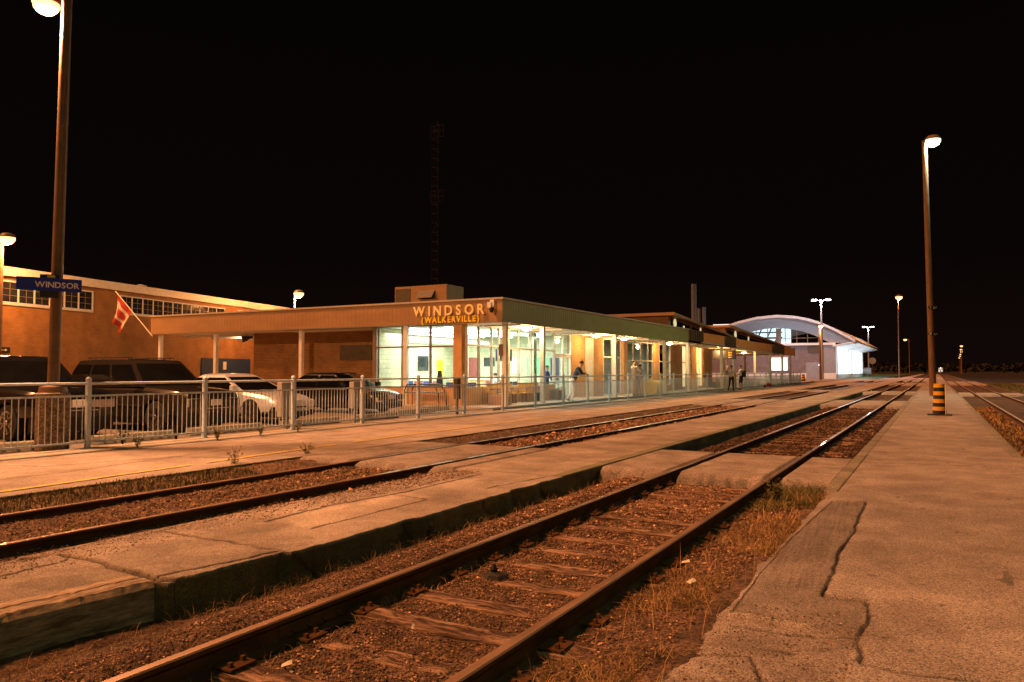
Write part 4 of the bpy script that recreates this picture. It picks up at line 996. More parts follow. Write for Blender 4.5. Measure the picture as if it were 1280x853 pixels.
for y in (-2.5, 0, 2.5): m = MB(); m.tube((0, y, .2), (0, y, .4), .02, n=6); m.build('hanger', 'darkm', t)
t = thing('service_counter', 'pale ticket counter at the back of the waiting room', 'counter', (-21.6, 35.4, 0))
m = MB(); m.box(-1.6, 1.6, -.35, .35, 0.02, 1.05); m.build('counter_front', 'orangep', t); m = MB(); m.box(-1.7, 1.7, -.42, .42, 1.05, 1.11); m.build('counter_top', 'whitep', t)
t = thing('leaning_easel_sign', 'black A shaped sign standing inside the left window', 'sign', (-19.2, 28.2, .02))
m = MB(); m.extrude([(-.3, 0), (.3, 0), (.08, 1.5), (-.08, 1.5)], -.03, .03, 'y'); m.build('sign_board', 'black', t); m = MB(); m.tube((0, .4, 0), (0, .03, 1.4), .015, n=6); m.build('leg', 'black', t)
def chair(x, y, rz, mt, l):
    t = thing('waiting_chair', l, 'chair', (x, y, .02), rz, 'waiting room chairs')
    m = MB(); m.bev(-.24, .24, -.22, .24, .42, .5, .02); m.build('seat', mt, t)
    m = MB(); m.add([(-.24, .24, .5), (.24, .24, .5), (.24, .3, .5), (-.24, .3, .5), (-.24, .32, 1.0), (.24, .32, 1.0), (.24, .37, 1.0), (-.24, .37, 1.0)], [(3, 2, 1, 0), (4, 5, 6, 7), (0, 1, 5, 4), (1, 2, 6, 5), (2, 3, 7, 6), (3, 0, 4, 7)]); m.build('backrest', mt, t)
    for sx in (-.2, .2):
        for sy in (-.18, .2): m = MB(); m.tube((sx, sy, 0), (sx, sy, .42), .015, n=6); m.build('leg', 'chrome', t)
chair(-18.1, 27.1, 0, 'bluechair', 'blue waiting room chair left of the red one')
chair(-17.6, 27.1, 0, 'redchair', 'red waiting room chair between two blue ones')
chair(-17.1, 27.1, 0, 'bluechair', 'blue waiting room chair nearest the corner pillar')
for i in range(4): chair(-22.6 + i * .55, 30.2, 0, ('bluechair', 'redchair', 'bluechair', 'redchair')[i], ('blue chair at the left end of the inner row', 'red chair second in the inner row', 'blue chair third in the inner row', 'red chair at the right end of the inner row')[i])
for i in range(3): chair(-17.3, 29.9 + i * .6, R(-90), 'bluechair', ('blue chair against the side glass nearest the corner', 'middle blue chair against the side glass', 'blue chair against the side glass nearest the doors')[i])
chair(-18.6, 32.0, R(90), 'redchair', 'red chair in which the seated person in white sits')
t = thing('lit_vending_machine', 'brightly lit drinks machine behind the shop window', 'vending machine', (-17.6, 41.4, .02))
m = MB(); m.box(-.4, .4, -.45, .45, 0, 1.95); m.build('machine_body', 'whitep', t); m = MB(); m.box(.402, .42, -.38, .38, .6, 1.8); m.build('lit_front', 'E_case', t)
# HVAC
t = thing('rooftop_air_unit', 'boxy air conditioning unit on the station roof above the name sign', 'air conditioner', (-23.1, 33, ZT))
m = MB(); m.box(-1.75, 1.5, -.7, .9, .05, 1.62); m.build('casing', 'beige', t)
m = MB(); m.box(-1.7, -.75, -.72, -.70, .2, 1.5); m.build('intake_grille', 'louvre', t)
m = MB(); m.extrude([(-.72, 1.35), (-1.05, .95), (-.72, .95)], -.2, .8, 'x'); 
m.build('rain_hood', 'darkm', t); m = MB(); m.box(-.2, .8, -.715, -.70, .25, .8); m.build('lower_grille', 'louvre', t)
m = MB(); m.box(-1.8, 1.55, -.75, .95, 0, .05); m.build('curb', 'roof', t)
# station lettering
s = thing('station_name_lettering', 'raised gold letters WINDSOR over yellow (WALKERVILLE) on the beige fascia', 'sign', (-18.72, 25.6, 3.6))
gaps = textmesh('WINDSOR', .56, .02, 'gold', s, (0, -.05, .13), off=.012, gap=.178, sx=.95)
textmesh('(WALKERVILLE)', .33, .01, 'yellow', s, (.38, .0, -.15), off=.012, gap=.05, sx=.93)
t = thing('security_camera', 'white security camera on the fascia beside the last letter R', 'camera', (-15.0, 25.6, 3.95))
m = MB(); m.box(-.08, .08, -.25, -.0, -.02, .2); m.build('camera_body', 'whitep', t); m = MB(); m.lathe([(.09, -.02), (.1, -.1), (.05, -.2)], c=(.06, -.15, 0), n=10); m.build('dome', 'black', t)
m = MB(); m.box(-.02, .16, -.14, -.08, .02, .3); m.build('bracket', 'whitep', t)
t = thing('loudspeaker', 'dark horn speaker under the canopy at the left corner of the brick wall', 'speaker', (-30.3, 27.6, 3.2)); m = MB(); m.tube((0, 0, 0), (-.25, -.35, -.1), .06, .18, 10); m.build('horn', 'darkm', t)
m = MB(); m.box(-.04, .04, -.02, .12, -.05, .22); m.build('bracket', 'darkm', t)
m = MB(); m.box(-.09, .09, -.12, -.1, 2.1, 2.55); o = m.build('column_notice', 'framed', loc=(-14.95, 26.3, 0)); tag(o, 'small brown notice plate on the corner canopy column', 'sign')
# flag
t = thing('flag', 'red and white maple leaf flag hanging from a slanted pole at the canopy corner', 'flag', (-35.3, 25.65, 3.3))
m = MB(); m.tube((0, 0, 0), (-2.95, -.1, 2.45), .03, .02, 8); m.build('flag_pole', 'whitep', t)
fl = MB(); W, H = 14, 26
def fp(i, j):
    u = i / W; v = j / H     # u along the pole, v down the cloth
    bx_ = -2.75 + 1.15 * u; bz = 2.28 - .95 * u
    drop = v * 1.35; fold = .10 * math.sin(u * 9 + v * 3) * (.3 + v)
    return (bx_ - v * .35 - .45 * v * u, -.1 + fold, bz - drop + .15 * u * v)
vs = [fp(i, j) for j in range(H + 1) for i in range(W + 1)]; fl.add(vs, [])
for j in range(H):
    for i in range(W):
        a = j * (W + 1) + i; fl.f.append((a, a + 1, a + W + 2, a + W + 1))
        v = (j + .5) / H; u = (i + .5) / W
        leaf = abs(v - .5) < .16 * (1 - abs(u - .5) * 1.2) and abs(u - .5) < .3 + .06 * math.sin(v * 60)
        fl.m.append(0 if (v < .25 or v > .75 or leaf) else 1)
fl.build('cloth', ['red', 'flagw'], t, smooth=True, fixn=False)

# canopies beyond with monoslope roofs
cn = thing('canopy_building', 'orange lit platform canopy wing with sloping clerestory roofs beyond the glass waiting room', 'canopy', (0, 0, 0))
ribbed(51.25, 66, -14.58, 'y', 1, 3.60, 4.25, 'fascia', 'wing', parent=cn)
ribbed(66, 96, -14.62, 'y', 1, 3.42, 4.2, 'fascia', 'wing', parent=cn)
ribbed(-30, -14.6, 95.98, 'x', 1, 3.42, 4.2, 'fascia', 'beige', parent=cn)
for (a, b_, z0, z1) in ((51.3, 54.5, 3.58, 4.32), (61.1, 64.7, 3.4, 4.25), (81.4, 87.9, 3.3, 4.22)):
    m = MB(); m.box(-14.56, -14.46, a, b_, z0, z1)
    for i in range(7): m.box(-14.46, -14.42, a + (b_ - a) * (i + .3) / 7, a + (b_ - a) * (i + .55) / 7, z0 + .03, z1 - .03)
    m.build('louvre_panel', 'louvre', cn)
m = MB(); m.box(-30, -14.66, 66, 96, 4.0, 4.15); m.build('roof', 'roof', cn)
m = MB(); m.box(-26, -14.66, 66, 95.9, 3.38, 3.42); m.build('soffit', 'soffit', cn)
m = MB(); m.box(-14.68, -14.55, 54.5, 66, 3.48, 3.59); m.box(-14.68, -14.56, 66, 96, 3.3, 3.41); m.build('gutter', 'whitep', cn)
def mono(y0, z0, y1, z1, zb, lit):
    m = MB(); X0, X1 = -26, -15.6
    # side face toward tracks, thick sloping roof
    m.extrude([(y0, zb), (y1, zb), (y1, z1 - .12), (y0, z0 - .25)], X0, X1 + .0, 'x'); m.build('clerestory_wall', 'wingr', cn)
    m = MB(); m.extrude([(y0 - .3, z0 - .2), (y1, z1 - .15), (y1, z1), (y0 - .3, z0)], X0 - .3, X1 + .5, 'x'); m.build('sloping_roof', 'wingr', cn)
    m = MB(); e = y0 + (y1 - y0) * .62
    m.add([(X1 + .012, y0 + .5, zb + .1), (X1 + .012, e, zb + .1), (X1 + .012, e, zb + .16), (X1 + .012, y0 + .5, z0 - .36)], [(0, 1, 2, 3)]); w_ = m.build('clerestory_window', 'gdark', cn)
    for fy, sz in lit:
        yy = y0 + (y1 - y0) * fy; m = MB(); m.lathe([(sz, 0), (sz, .03), (.02, .04)], c=(X1 + .02, yy, zb + .1 + sz + .12), n=12, axis='x'); m.build('lit_pane', 'E_win', w_)
    m = MB(); m.box(X1 + .014, X1 + .05, y0 + (y1 - y0) * .3, y0 + (y1 - y0) * .3 + .12, zb + .1, zb + .7); m.build('mullion', 'frame', w_)
mono(49.9, 5.4, 67.5, 4.45, 4.25, ((.08, .3), (.2, .12), (.45, .15)))
mono(65.8, 5.4, 96, 4.3, 4.15, ((.12, .35), (.3, .2)))
for y in (51.8, 61.2, 65.3, 74.1, 81.7, 88.7, 94.1):
    m = MB(); m.box(-.1, .1, -.1, .1, 0, 3.45); m.build('column', 'whitep', cn, loc=(-14.85, y, 0))
for (x, y) in ((-20, 76), (-20, 84), (-20, 94)):
    m = MB(); m.box(-.1, .1, -.1, .1, 0, 3.4); m.build('column', 'whitep', cn, loc=(x, y, 0))
# wing wall 54..66
for a, b_ in ((54.4, 57.5), (60.0, 61.5), (63.4, 66.4)):
    m = MB(); m.box(-17.2, -16.9, a, b_, -.1, 3.5); m.build('wall', 'bricky', cn)
for a, b_ in ((57.6, 59.9), (61.6, 63.3)):
    m = MB(); m.box(-17.08, -17.0, a, b_, .3, 3.4); w_ = m.build('window', 'E_win', cn); m = MB(); m.box(-17.0, -16.94, (a + b_) / 2 - .06, (a + b_) / 2 + .06, .3, 3.4); m.box(-17.0, -16.945, a, b_, 2.1, 2.2); m.build('frame', 'whitep', w_)
m = MB(); m.box(-24, -20.2, 76.0, 76.2, .1, 3.4); m.build('wall', 'brickgrey', cn)
# hanging board
t = thing('departure_board', 'black hanging departure board under the canopy above the group of people', 'display board', (-14.95, 62.6, 0))
m = MB(); m.box(-.9, .9, -.12, .12, 2.45, 3.15); m.build('housing', 'black', t)
m = MB()
for i in range(4): m.box(.35, .65, -.125, -.121, 2.58 + i * .13, 2.61 + i * .13)
m.build('text_rows', 'yellow', t)
m = MB(); m.tube((-.7, 0, 3.15), (-.7, 0, 3.5), .03, n=6); m.tube((.5, 0, 3.15), (.5, 0, 3.5), .03, n=6); m.build('hanger', 'darkm', t)
# ------------------------------------------------------------------ arched hall
ah = thing('arched_station_hall', 'modern station hall with a grey barrel arched roof and white lit glazed side', 'building', (0, 0, 0))
YA, YB = 160.0, 222.0
arch = [(-47, 6.9), (-44, 8.4), (-41, 9.7), (-38.2, 10.6), (-35, 11.6), (-31.5, 12.35), (-27.5, 12.65), (-24, 12.3), (-21.5, 11.7), (-19.3, 10.9), (-17, 9.75), (-15, 8.5), (-13.3, 7.45)]
top = arch; bot = [(x, z - .55) for x, z in arch]; bot[-1] = (-13.3, 7.2)
m = MB(); n = len(top)
vs = [(x, YA - 1.2, z) for x, z in top] + [(x, YB + 3, z) for x, z in top] + [(x, YA - 1.2, z) for x, z in bot] + [(x, YB + 3, z) for x, z in bot]
fs = []
for i in range(n - 1): fs += [(i, i + 1, n + i + 1, n + i), (2 * n + i, 3 * n + i, 3 * n + i + 1, 2 * n + i + 1)]
fs += [(n - 1, 2 * n - 1, 4 * n - 1, 3 * n - 1), (0, 2 * n, 3 * n, n)]
fs += [(n + i, n + i + 1, 3 * n + i + 1, 3 * n + i) for i in range(n - 1)]
m.add(vs, fs); m.build('arched_roof', 'greylight', ah)
m = MB(); m.add([(x, YA - 1.25, z + .02) for x, z in top] + [(x, YA - 1.25, z - .5) for x, z in top], [(i, i + 1, n + i + 1, n + i) for i in range(n - 1)]); m.build('roof_edge', 'greylight', ah)
# gable panel with lens opening
low = [(-36.5, 7.0), (-34.5, 8.6), (-32.3, 9.55), (-30, 10.0), (-27.9, 10.1), (-25.5, 9.9), (-23, 9.35), (-20.5, 8.4), (-17.95, 7.0)]
up = [(x, z - .5) for x, z in arch if -44.5 < x < -12]
gp = [(-44, 7.0)] + low + [(-12.9, 6.75)] + list(reversed([(x, z) for x, z in up]))
bm_ = MB(); bm_.extrude(gp, YA - .1, YA + .3, 'y'); bm_.build('gable_panel', 'greyshell', ah)
m = MB(); m.box(-44, -16.9, YA - .35, YA + .2, 6.55, 7.0); m.build('string_course', 'gwhite', ah)
w_ = MB(); lp = low + [(-17.95, 7.0), (-36.5, 7.0)]; w_.extrude(low, YA + .4, YA + .45, 'y'); lens = w_.build('arched_window', 'pane', ah)
m = MB()
for x in (-34, -31.8, -29.6, -27.9, -26.2, -24, -22, -20): m.box(x - .06, x + .06, YA + .2, YA + .35, 7.0, 10.1 - abs(x + 28) ** 2 * .028)
m.box(-36, -18.3, YA + .2, YA + .35, 7.95, 8.05); m.box(-27.9, -27.0, YA + .36, YA + .5, 7.0, 10.0); m.build('window_frame', 'framed', lens)
m = MB(); m.box(-44, -27.3, YA + 14, YA + 14.3, 6.5, 12); m.build('inner_hall_glow', 'E_int', ah)
m = MB()
for i in range(9): m.tube((-44 + i * 1.9, YA + 3, 7.0), (-42.5 + i * 1.9, YA + 3, 10.5), .14, n=6); 
for z in (8.2, 9.3): m.box(-44, -27.4, YA + 4, YA + 4.3, z, z + .25)
m.build('roof_truss', 'gdark', ah)
m = MB(); m.box(-44, -19.0, YA, YA + .3, -.2, 6.55); m.build('wall', 'brickgrey', ah)
m = MB(); m.box(-19.0, -16.9, YA - .05, YA + .3, -.2, 6.55); m.build('corner_pier', 'greyshell', ah)
m = MB(); m.box(-44, -16.85, YA - .08, YA - .01, -.2, 1.1); m.build('plinth', 'gwhite', ah)
m = MB(); m.box(-29, -25.8, YA - .12, YA - .02, 1.6, 4.1); w_ = m.build('window', 'E_int', ah); m = MB(); m.box(-27.7, -25.9, YA - .16, YA - .13, 2.0, 2.8); m.box(-27.6, -26.2, YA - .16, YA - .13, 3.2, 3.6); m.build('lit_panel', 'E_wall', w_)
m = MB(); m.box(-29.2, -25.6, YA - .2, YA - .13, 4.1, 4.3); m.box(-29.2, -29.0, YA - .2, YA - .13, 1.6, 4.1); m.build('frame', 'gwhite', w_)
m = MB(); m.box(-22.3, -19.9, YA - .15, YA - .02, 0, 3.2); d = m.build('door', 'greyshell', ah); m = MB(); m.box(-20.0, -19.6, YA - .25, YA - .1, 2.5, 2.8); m.build('door_lamp', 'E_wall', d)
m = MB(); m.box(-22.0, -19.5, YA - .1, YA - .02, 5.0, 6.5); m.build('louvre_panel', 'louvre', ah)
# side
m = MB(); m.box(-17.2, -17.0, YA + .3, YB, .9, 6.25)
sw = m.build('glazed_side', 'E_wall', ah)
for i in range(9):
    m = MB(); m.box(-16.98, -16.72, YA + 1 + i * 7.4, YA + 2.1 + i * 7.4, .9, 6.2); m.build('side_fin', 'gwhite', ah)
m = MB(); m.box(-17.1, -16.7, YA + .3, YB, -.2, .9); m.build('side_plinth', 'gwhite', ah)
m = MB(); m.extrude([(-17.3, 6.2), (-13.35, 7.0), (-13.35, 7.15), (-17.3, 6.5)], YA - 1.1, YB + 2.9, 'y'); m.build('eave_soffit', 'gwhite', ah)
light('eave_light', (-14.6, 172, 6.3), 900, (.85, .92, 1), .3, 'AREA', shape='RECTANGLE', size=4, size_y=20)
light('eave_light', (-14.6, 205, 6.3), 900, (.85, .92, 1), .3, 'AREA', shape='RECTANGLE', size=4, size_y=20)
l = light('eave_light', (-12.5, 185, 1.0), 700, (.85, .92, 1), .3, 'AREA', shape='RECTANGLE', size=2, size_y=40); l.rotation_euler = (R(180), 0, 0)
l.location.z = .4
light('gable_light', (-28, 150, 7.0), 1500, (.9, .92, 1), .5)
t = thing('round_emblem_sign', 'round dark emblem sign hanging beneath the far eave of the arched hall', 'sign', (-15.2, 232, 0))
m = MB(); m.lathe([(.9, 0), (.9, .2)], c=(0, 0, 4.3), n=20, axis='y'); m.lathe([(.5, -.03), (.5, -.01)], c=(0, 0, 4.3), n=16, axis='y'); m.build('disc', 'greybox', t); m = MB(); m.box(-.06, .06, .02, .14, 0, 3.5); m.build('pole', 'darkm', t)
t = thing('white_tank', 'round white tank standing beside the far corner of the arched hall', 'tank', (-16.3, 226, 0)); m = MB(); m.tube((-1.2, 0, 1.4), (1.2, 0, 1.4), 1.0, n=16); m.build('tank_shell', 'gwhite', t); m = MB(); m.box(-.8, -.6, -.6, .6, 0, .6); m.box(.6, .8, -.6, .6, 0, .6); m.build('saddle', 'darkm', t)

# smoke stacks
for (x, y, h_, r_, l) in ((-40, 144, 18, .5, 'tallest grey chimney stack behind the canopy roofs'), (-41.2, 152, 14.0, .36, 'left of the two shorter chimney stacks'), (-40.2, 152, 14.2, .36, 'right of the two shorter chimney stacks')):
    m = MB(); m.lathe([(r_, 0), (r_, h_ * .6), (r_ * .97, h_ * .6), (r_ * .97, h_), (r_ * .7, h_)], n=16); tag(m.build('chimney_stack', 'stack', loc=(x, y, 0), smooth=True), l, 'chimney', 'chimney stacks')
light('stack_light', (-36, 135, 2), 700, (1, .75, .6), .5)
# lattice tower
t = thing('lattice_mast', 'thin dark lattice radio mast rising behind the air conditioning unit', 'mast', (-60, 87, 0))
m = MB(); w0 = .55; H_ = 36; segs = 28
cs = [(math.cos(a) * w0, math.sin(a) * w0) for a in (R(90), R(210), R(330))]
for i in range(segs):
    z0, z1 = H_ * i / segs, H_ * (i + 1) / segs
    for k in range(3):
        a, b_ = cs[k], cs[(k + 1) % 3]; m.tube((a[0], a[1], z0), (a[0], a[1], z1), .035, n=4); m.tube((a[0], a[1], z0), (b_[0], b_[1], z1), .02, n=4); m.tube((a[0], a[1], z0), (b_[0], b_[1], z0), .02, n=4)
m.build('lattice', 'mast', t)
for z in (35.2, 26.2):
    m = MB()
    for dz in (0, .8, 1.6):
        m.box(-.5, 1.6, -.6, -.57, z - dz, z - dz + .03)
    for x in (-.5, .2, .9, 1.6): m.box(x - .015, x + .015, -.6, -.57, z - 1.6, z + .03)
    m.build('antenna_frame', 'mast', t)

# ------------------------------------------------------------------ cars
def paint(name, c, rough=.25, metal=.4):
    return surf(name, c, tuple(x * .9 for x in c), 3, rough, metal, coat=.8, spec=.5)
M['p_black'] = paint('black_car_paint', (.012, .012, .015)); M['p_brown'] = paint('dark_bronze_car_paint', (.032, .026, .022)); M['p_silver'] = paint('silver_car_paint', (.72, .76, .85), .3, .4); M['p_navy'] = paint('dark_blue_car_paint', (.012, .014, .02))
M['lampglass'] = surf('headlight_glass', (.9, .88, .85), (.6, .58, .55), 30, .15, .3); M['amber'] = surf('amber_lens', (.7, .3, .03), (.6, .25, .02), 9, .2)  # headlights are unlit, base whitened to carry their glint
M['plate'] = surf('licence_plate', (.7, .7, .72), (.6, .6, .62), 30, .5)
def evalmesh(o):
    bpy.context.view_layer.update()
    dg = bpy.context.evaluated_depsgraph_get()
    return bpy.data.meshes.new_from_object(o.evaluated_get(dg))
def car(label, loc, rz, mat, L, W, secs, gh, wheels, wr, kind):
    # secs: (x, zb, zt, w) along the length; x forward. gh: greenhouse (xr0,xf0,zb, xr1,xf1,zr, wb, wt, side splits)
    t = thing('parked_car', label, 'car' if kind != 'pickup' else 'pickup truck', loc, rz, 'cars parked nose to the fence')
    m = MB(); ring = []
    def sec(x, zb, zt, w):
        zm = zb + (zt - zb) * .55
        half = [(0, zb), (w * .8, zb), (w * .96, zb + .07), (w, zb + (zt - zb) * .35), (w * .995, zm), (w * .975, zt - .10), (w * .90, zt - .025), (w * .7, zt + .005), (0, zt + .03)]
        return [(x, -a, b_) for a, b_ in half] + [(x, a, b_) for a, b_ in reversed(half[1:-1])]
    S = [sec(*s) for s in secs]; n = len(S[0])
    vs = [p for s_ in S for p in s_]; fs = []
    for i in range(len(S) - 1):
        for k in range(n): fs.append((i * n + k, i * n + (k + 1) % n, (i + 1) * n + (k + 1) % n, (i + 1) * n + k))
    fs += [tuple(reversed(range(n))), tuple(range((len(S) - 1) * n, len(S) * n))]
    m.add(vs, fs); body = m.build('body', mat, None)
    for wx in wheels:
        c = MB(); c.lathe([(wr + .06, -W), (wr + .06, -W / 2 + .28)], c=(wx, 0, wr), n=28, axis='y'); c.lathe([(wr + .06, W / 2 - .28), (wr + .06, W)], c=(wx, 0, wr), n=28, axis='y')
        co = c.build('cut', 'black'); md = body.modifiers.new('b', 'BOOLEAN'); md.operation = 'DIFFERENCE'; md.object = co; md.solver = 'EXACT'
        me = evalmesh(body); body.modifiers.clear(); body.data = me; bpy.data.objects.remove(co)
    me = body.data; me.materials.clear(); me.materials.append(M[mat]); me.name = 'body'
    me.polygons.foreach_set('use_smooth', [True] * len(me.polygons)); me.set_sharp_from_angle(angle=R(32)); body.parent = t
    xr0, xf0, zb, xr1, xf1, zr, wb, wt, splits = gh
    g_ = MB(); n = 5
    rings = []
    for k in range(n):
        u = k / (n - 1); x0 = xr0 + (xr1 - xr0) * u; x1 = xf0 + (xf1 - xf0) * u; w_ = wb + (wt - wb) * (u ** 1.5); z = zb + (zr - zb) * u
        rings.append([(x0, -w_, z), (x0 + .02, -w_ - .0, z), (x1, -w_, z), (x1 + .07 * (1 - u * .3), 0, z), (x1, w_, z), (x0, w_, z), (x0 - .05, 0, z)])
    for r_ in rings: g_.v += r_
    q = 7
    for k in range(n - 1):
        for j in range(q): g_.f.append((k * q + j, k * q + (j + 1) % q, (k + 1) * q + (j + 1) % q, (k + 1) * q + j)); g_.m.append(0)
    b0 = (n - 1) * q
    cr_ = []
    for (fx_, fy_, dz_) in ((.93, .9, .028), (.72, .6, .055)):
        b1 = len(g_.v); cx_ = (xr1 + xf1) / 2
        for j in range(q):
            vx_, vy_, vz_ = g_.v[b0 + j] if fx_ == .93 else g_.v[top0 + j]; g_.v.append((cx_ + (vx_ - cx_) * fx_, vy_ * fy_, zr + dz_))
        pb = b0 if fx_ == .93 else b1 - q
        for j in range(q): g_.f.append((pb + j, pb + (j + 1) % q, b1 + (j + 1) % q, b1 + j)); g_.m.append(0)
        top0 = b0
    tp = len(g_.v); g_.v.append(((xr1 + xf1) / 2, 0, zr + .065))
    for j in range(q): g_.f.append((b1 + j, b1 + (j + 1) % q, tp)); g_.m.append(0)
    g_.build('roof', mat, t, smooth=True)
    def lerp(a, b_, u): return tuple(a[i] + (b_[i] - a[i]) * u for i in range(3))
    def pane(name, bl, br, tr_, tl, e, ins=(.08, .08, .1, .1)):
        # inset quad offset along e ; ins = left,right,bottom,top fractions
        l, r_, b_, t_ = ins
        def P(u, v): return lerp(lerp(bl, br, u), lerp(tl, tr_, u), v)
        pts = [P(l, b_), P(1 - r_, b_), P(1 - r_, 1 - t_), P(l, 1 - t_)]
        pts = [tuple(p[i] + e[i] for i in range(3)) for p in pts]
        mm = MB(); mm.quad(*pts); return mm.build(name, 'carglass', t)
    for s_ in (-1, 1):
        # sides, split by fractions
        bl, br, tl, tr_ = (xr0, s_ * wb, zb), (xf0, s_ * wb, zb), (xr1, s_ * wt, zr), (xf1, s_ * wt, zr)
        pv = 0
        for i, sp in enumerate(splits):
            A, B = lerp(bl, br, pv), lerp(bl, br, sp); C_, D_ = lerp(tl, tr_, sp), lerp(tl, tr_, pv)
            mm = MB(); e = .012 * s_; K = 4; li = .05 / max(.2, sp - pv) * .3
            for k in range(K):
                v0, v1 = .08 + .78 * k / K, .08 + .78 * (k + 1) / K
                def PP(u, v):
                    p = lerp(lerp(A, B, u), lerp(D_, C_, u), v); w_ = wb + (wt - wb) * (v ** 1.5); return (p[0], s_ * (w_ + .014), p[2])
                mm.quad(PP(.06, v0), PP(.94, v0), PP(.94, v1), PP(.06, v1))
            mm.build('side_window', 'carglass', t); pv = sp
        # windshield / rear halves
    mm = MB()
    for (x0, x1, sg, wid) in ((xf0, xf1, 1, .07), (xr0, xr1, -1, .05)):
        mm = MB(); K = 4
        for k in range(K):
            v0, v1 = .06 + .84 * k / K, .06 + .84 * (k + 1) / K
            for (ya, yb) in ((-.9, 0), (0, .9)):
                def Q(yy, v):
                    w_ = wb + (wt - wb) * (v ** 1.5); x = x0 + (x1 - x0) * v + sg * (wid * (1 - abs(yy)) * (1 if sg < 0 else (1 - v * .3)) + .014); return (x, yy * w_, zb + (zr - zb) * v)
                mm.quad(Q(ya, v0), Q(yb, v0), Q(yb, v1), Q(ya, v1))
        mm.build('windshield' if sg > 0 else 'rear_window', 'carglass', t)
    xf = secs[-1][0]; zt = secs[-2][2]; zbm = secs[-1][1]; wn = secs[-2][3]
    # wheels
    for wx in wheels:
        for s_ in (-1, 1):
            mm = MB(); yw = s_ * (W / 2 - .13); mm.lathe([(wr * .6, -.1), (wr * .95, -.1), (wr, -.07), (wr, .07), (wr * .95, .1), (wr * .6, .1)], c=(wx, yw, wr), n=26, axis='y'); w_ = mm.build('wheel', 'rubber', t, smooth=True)
            mm = MB(); yo = yw + s_ * .105
            mm.lathe([(wr * .66, -.012), (wr * .66, .004), (wr * .58, .004)], c=(wx, yo, wr), n=22, axis='y')
            rr = MB(); 
            for k in range(22):
                a0, a1 = 2 * math.pi * k / 22, 2 * math.pi * (k + 1) / 22
                rr.quad((wx + math.cos(a0) * wr * .66, yo + s_ * .006, wr + math.sin(a0) * wr * .66), (wx + math.cos(a1) * wr * .66, yo + s_ * .006, wr + math.sin(a1) * wr * .66), (wx + math.cos(a1) * wr * .56, yo - s_ * .005, wr + math.sin(a1) * wr * .56), (wx + math.cos(a0) * wr * .56, yo - s_ * .005, wr + math.sin(a0) * wr * .56))
            for k in range(5):
                a = 2 * math.pi * k / 5 + .3; ca, sa = math.cos(a), math.sin(a)
                for off in (-.05, .05):
                    p = [(wx + ca * r_ - sa * o_, yo + s_ * .008, wr + sa * r_ + ca * o_) for r_, o_ in ((.04, off - .018), (wr * .6, off * 1.6 - .018), (wr * .6, off * 1.6 + .018), (.04, off + .018))]
                    rr.quad(*p)
            rr.lathe([(.06, 0), (.05, .012 * s_)], c=(wx, yo + s_ * .006, wr), n=10, axis='y')
            rr.build('rim', 'rim', w_)
    mm = MB(); mm.box(secs[0][0] + .25, secs[-1][0] - .15, -W / 2 + .3, W / 2 - .3, .17, zbm + .1); mm.box(secs[-1][0] - .3, secs[-1][0] - .04, -W / 2 + .12, W / 2 - .12, .2, zbm + .12); mm.build('chassis_light_block', 'black', t)  # black underbody box added to block light beneath the car
    # face
    zh = secs[-2][2] - .13; hh = .15 if kind == 'sedan' else .2
    for s_ in (-1, 1):
        y0 = wn * .58; y1 = wn * .97
        mm = MB(); a, b_ = sorted((s_ * y0, s_ * y1))
        mm.box(xf - .14, xf + .012, a, b_, zh - hh, zh); h_ = mm.build('headlight', 'lampglass', t)
        mm = MB(); c0, c1 = sorted((s_ * (y1 - .02), s_ * (y1 + .012))); mm.box(xf - .24, xf - .05, c0, c1, zh - hh + .02, zh - .02); mm.build('turn_signal', 'amber', h_)
        mm = MB(); mx_ = xf0 - .15; c0, c1 = sorted((s_ * (wb + .06), s_ * (wb + .25))); mm.bev(mx_ - .06, mx_ + .06, c0, c1, zb + .02, zb + .17, .02); mm.build('mirror', mat, t)
        for hx in ((xr0 + (xf0 - xr0) * .62,) if kind == 'coupe' else (xr0 + (xf0 - xr0) * .3, xr0 + (xf0 - xr0) * .68)):
            mm = MB(); c0, c1 = sorted((s_ * (W / 2 * .975), s_ * (W / 2 * .99 + .02))); mm.box(hx - .1, hx + .1, c0, c1, zb - .2, zb - .165); mm.build('door_handle', 'chrome' if kind != 'sedan' else mat, t)
        mm = MB(); c0, c1 = sorted((s_ * W / 2 * .995, s_ * (W / 2 + .012)));
        mm.box(wheels[0] + wr + .1, wheels[1] - wr - .1, c0, c1, zbm + .12, zbm + .17); mm.build('side_trim', 'black' if kind != 'sedan' else mat, t)
    mm = MB(); gz0, gz1 = (zh - .3, zh - .0) if kind in ('suv', 'pickup') else (zh - .13, zh - .02)
    mm.box(xf - .06, xf + .004, -wn * .55, wn * .55, gz0, gz1); gr = mm.build('grille', 'black', t)
    mm = MB()
    for k in range(3 if kind in ('suv', 'pickup') else 1):
        z = gz0 + (gz1 - gz0) * (k + .5) / (3 if kind in ('suv', 'pickup') else 1); mm.box(xf + .004, xf + .018, -wn * .54, wn * .54, z - .012, z + .012)
    mm.build('grille_bar', 'chrome', gr)
    mm = MB(); bz = zbm + .12; mm.bev(xf - .1, xf + .07, -wn * .92, wn * .92, bz, bz + .2, .03); mm.build('bumper', 'chrome' if kind == 'pickup' else mat, t)
    mm = MB(); mm.box(xf + .072, xf + .085, -.15, .15, bz + .03, bz + .18); mm.build('licence_plate', 'plate', t)
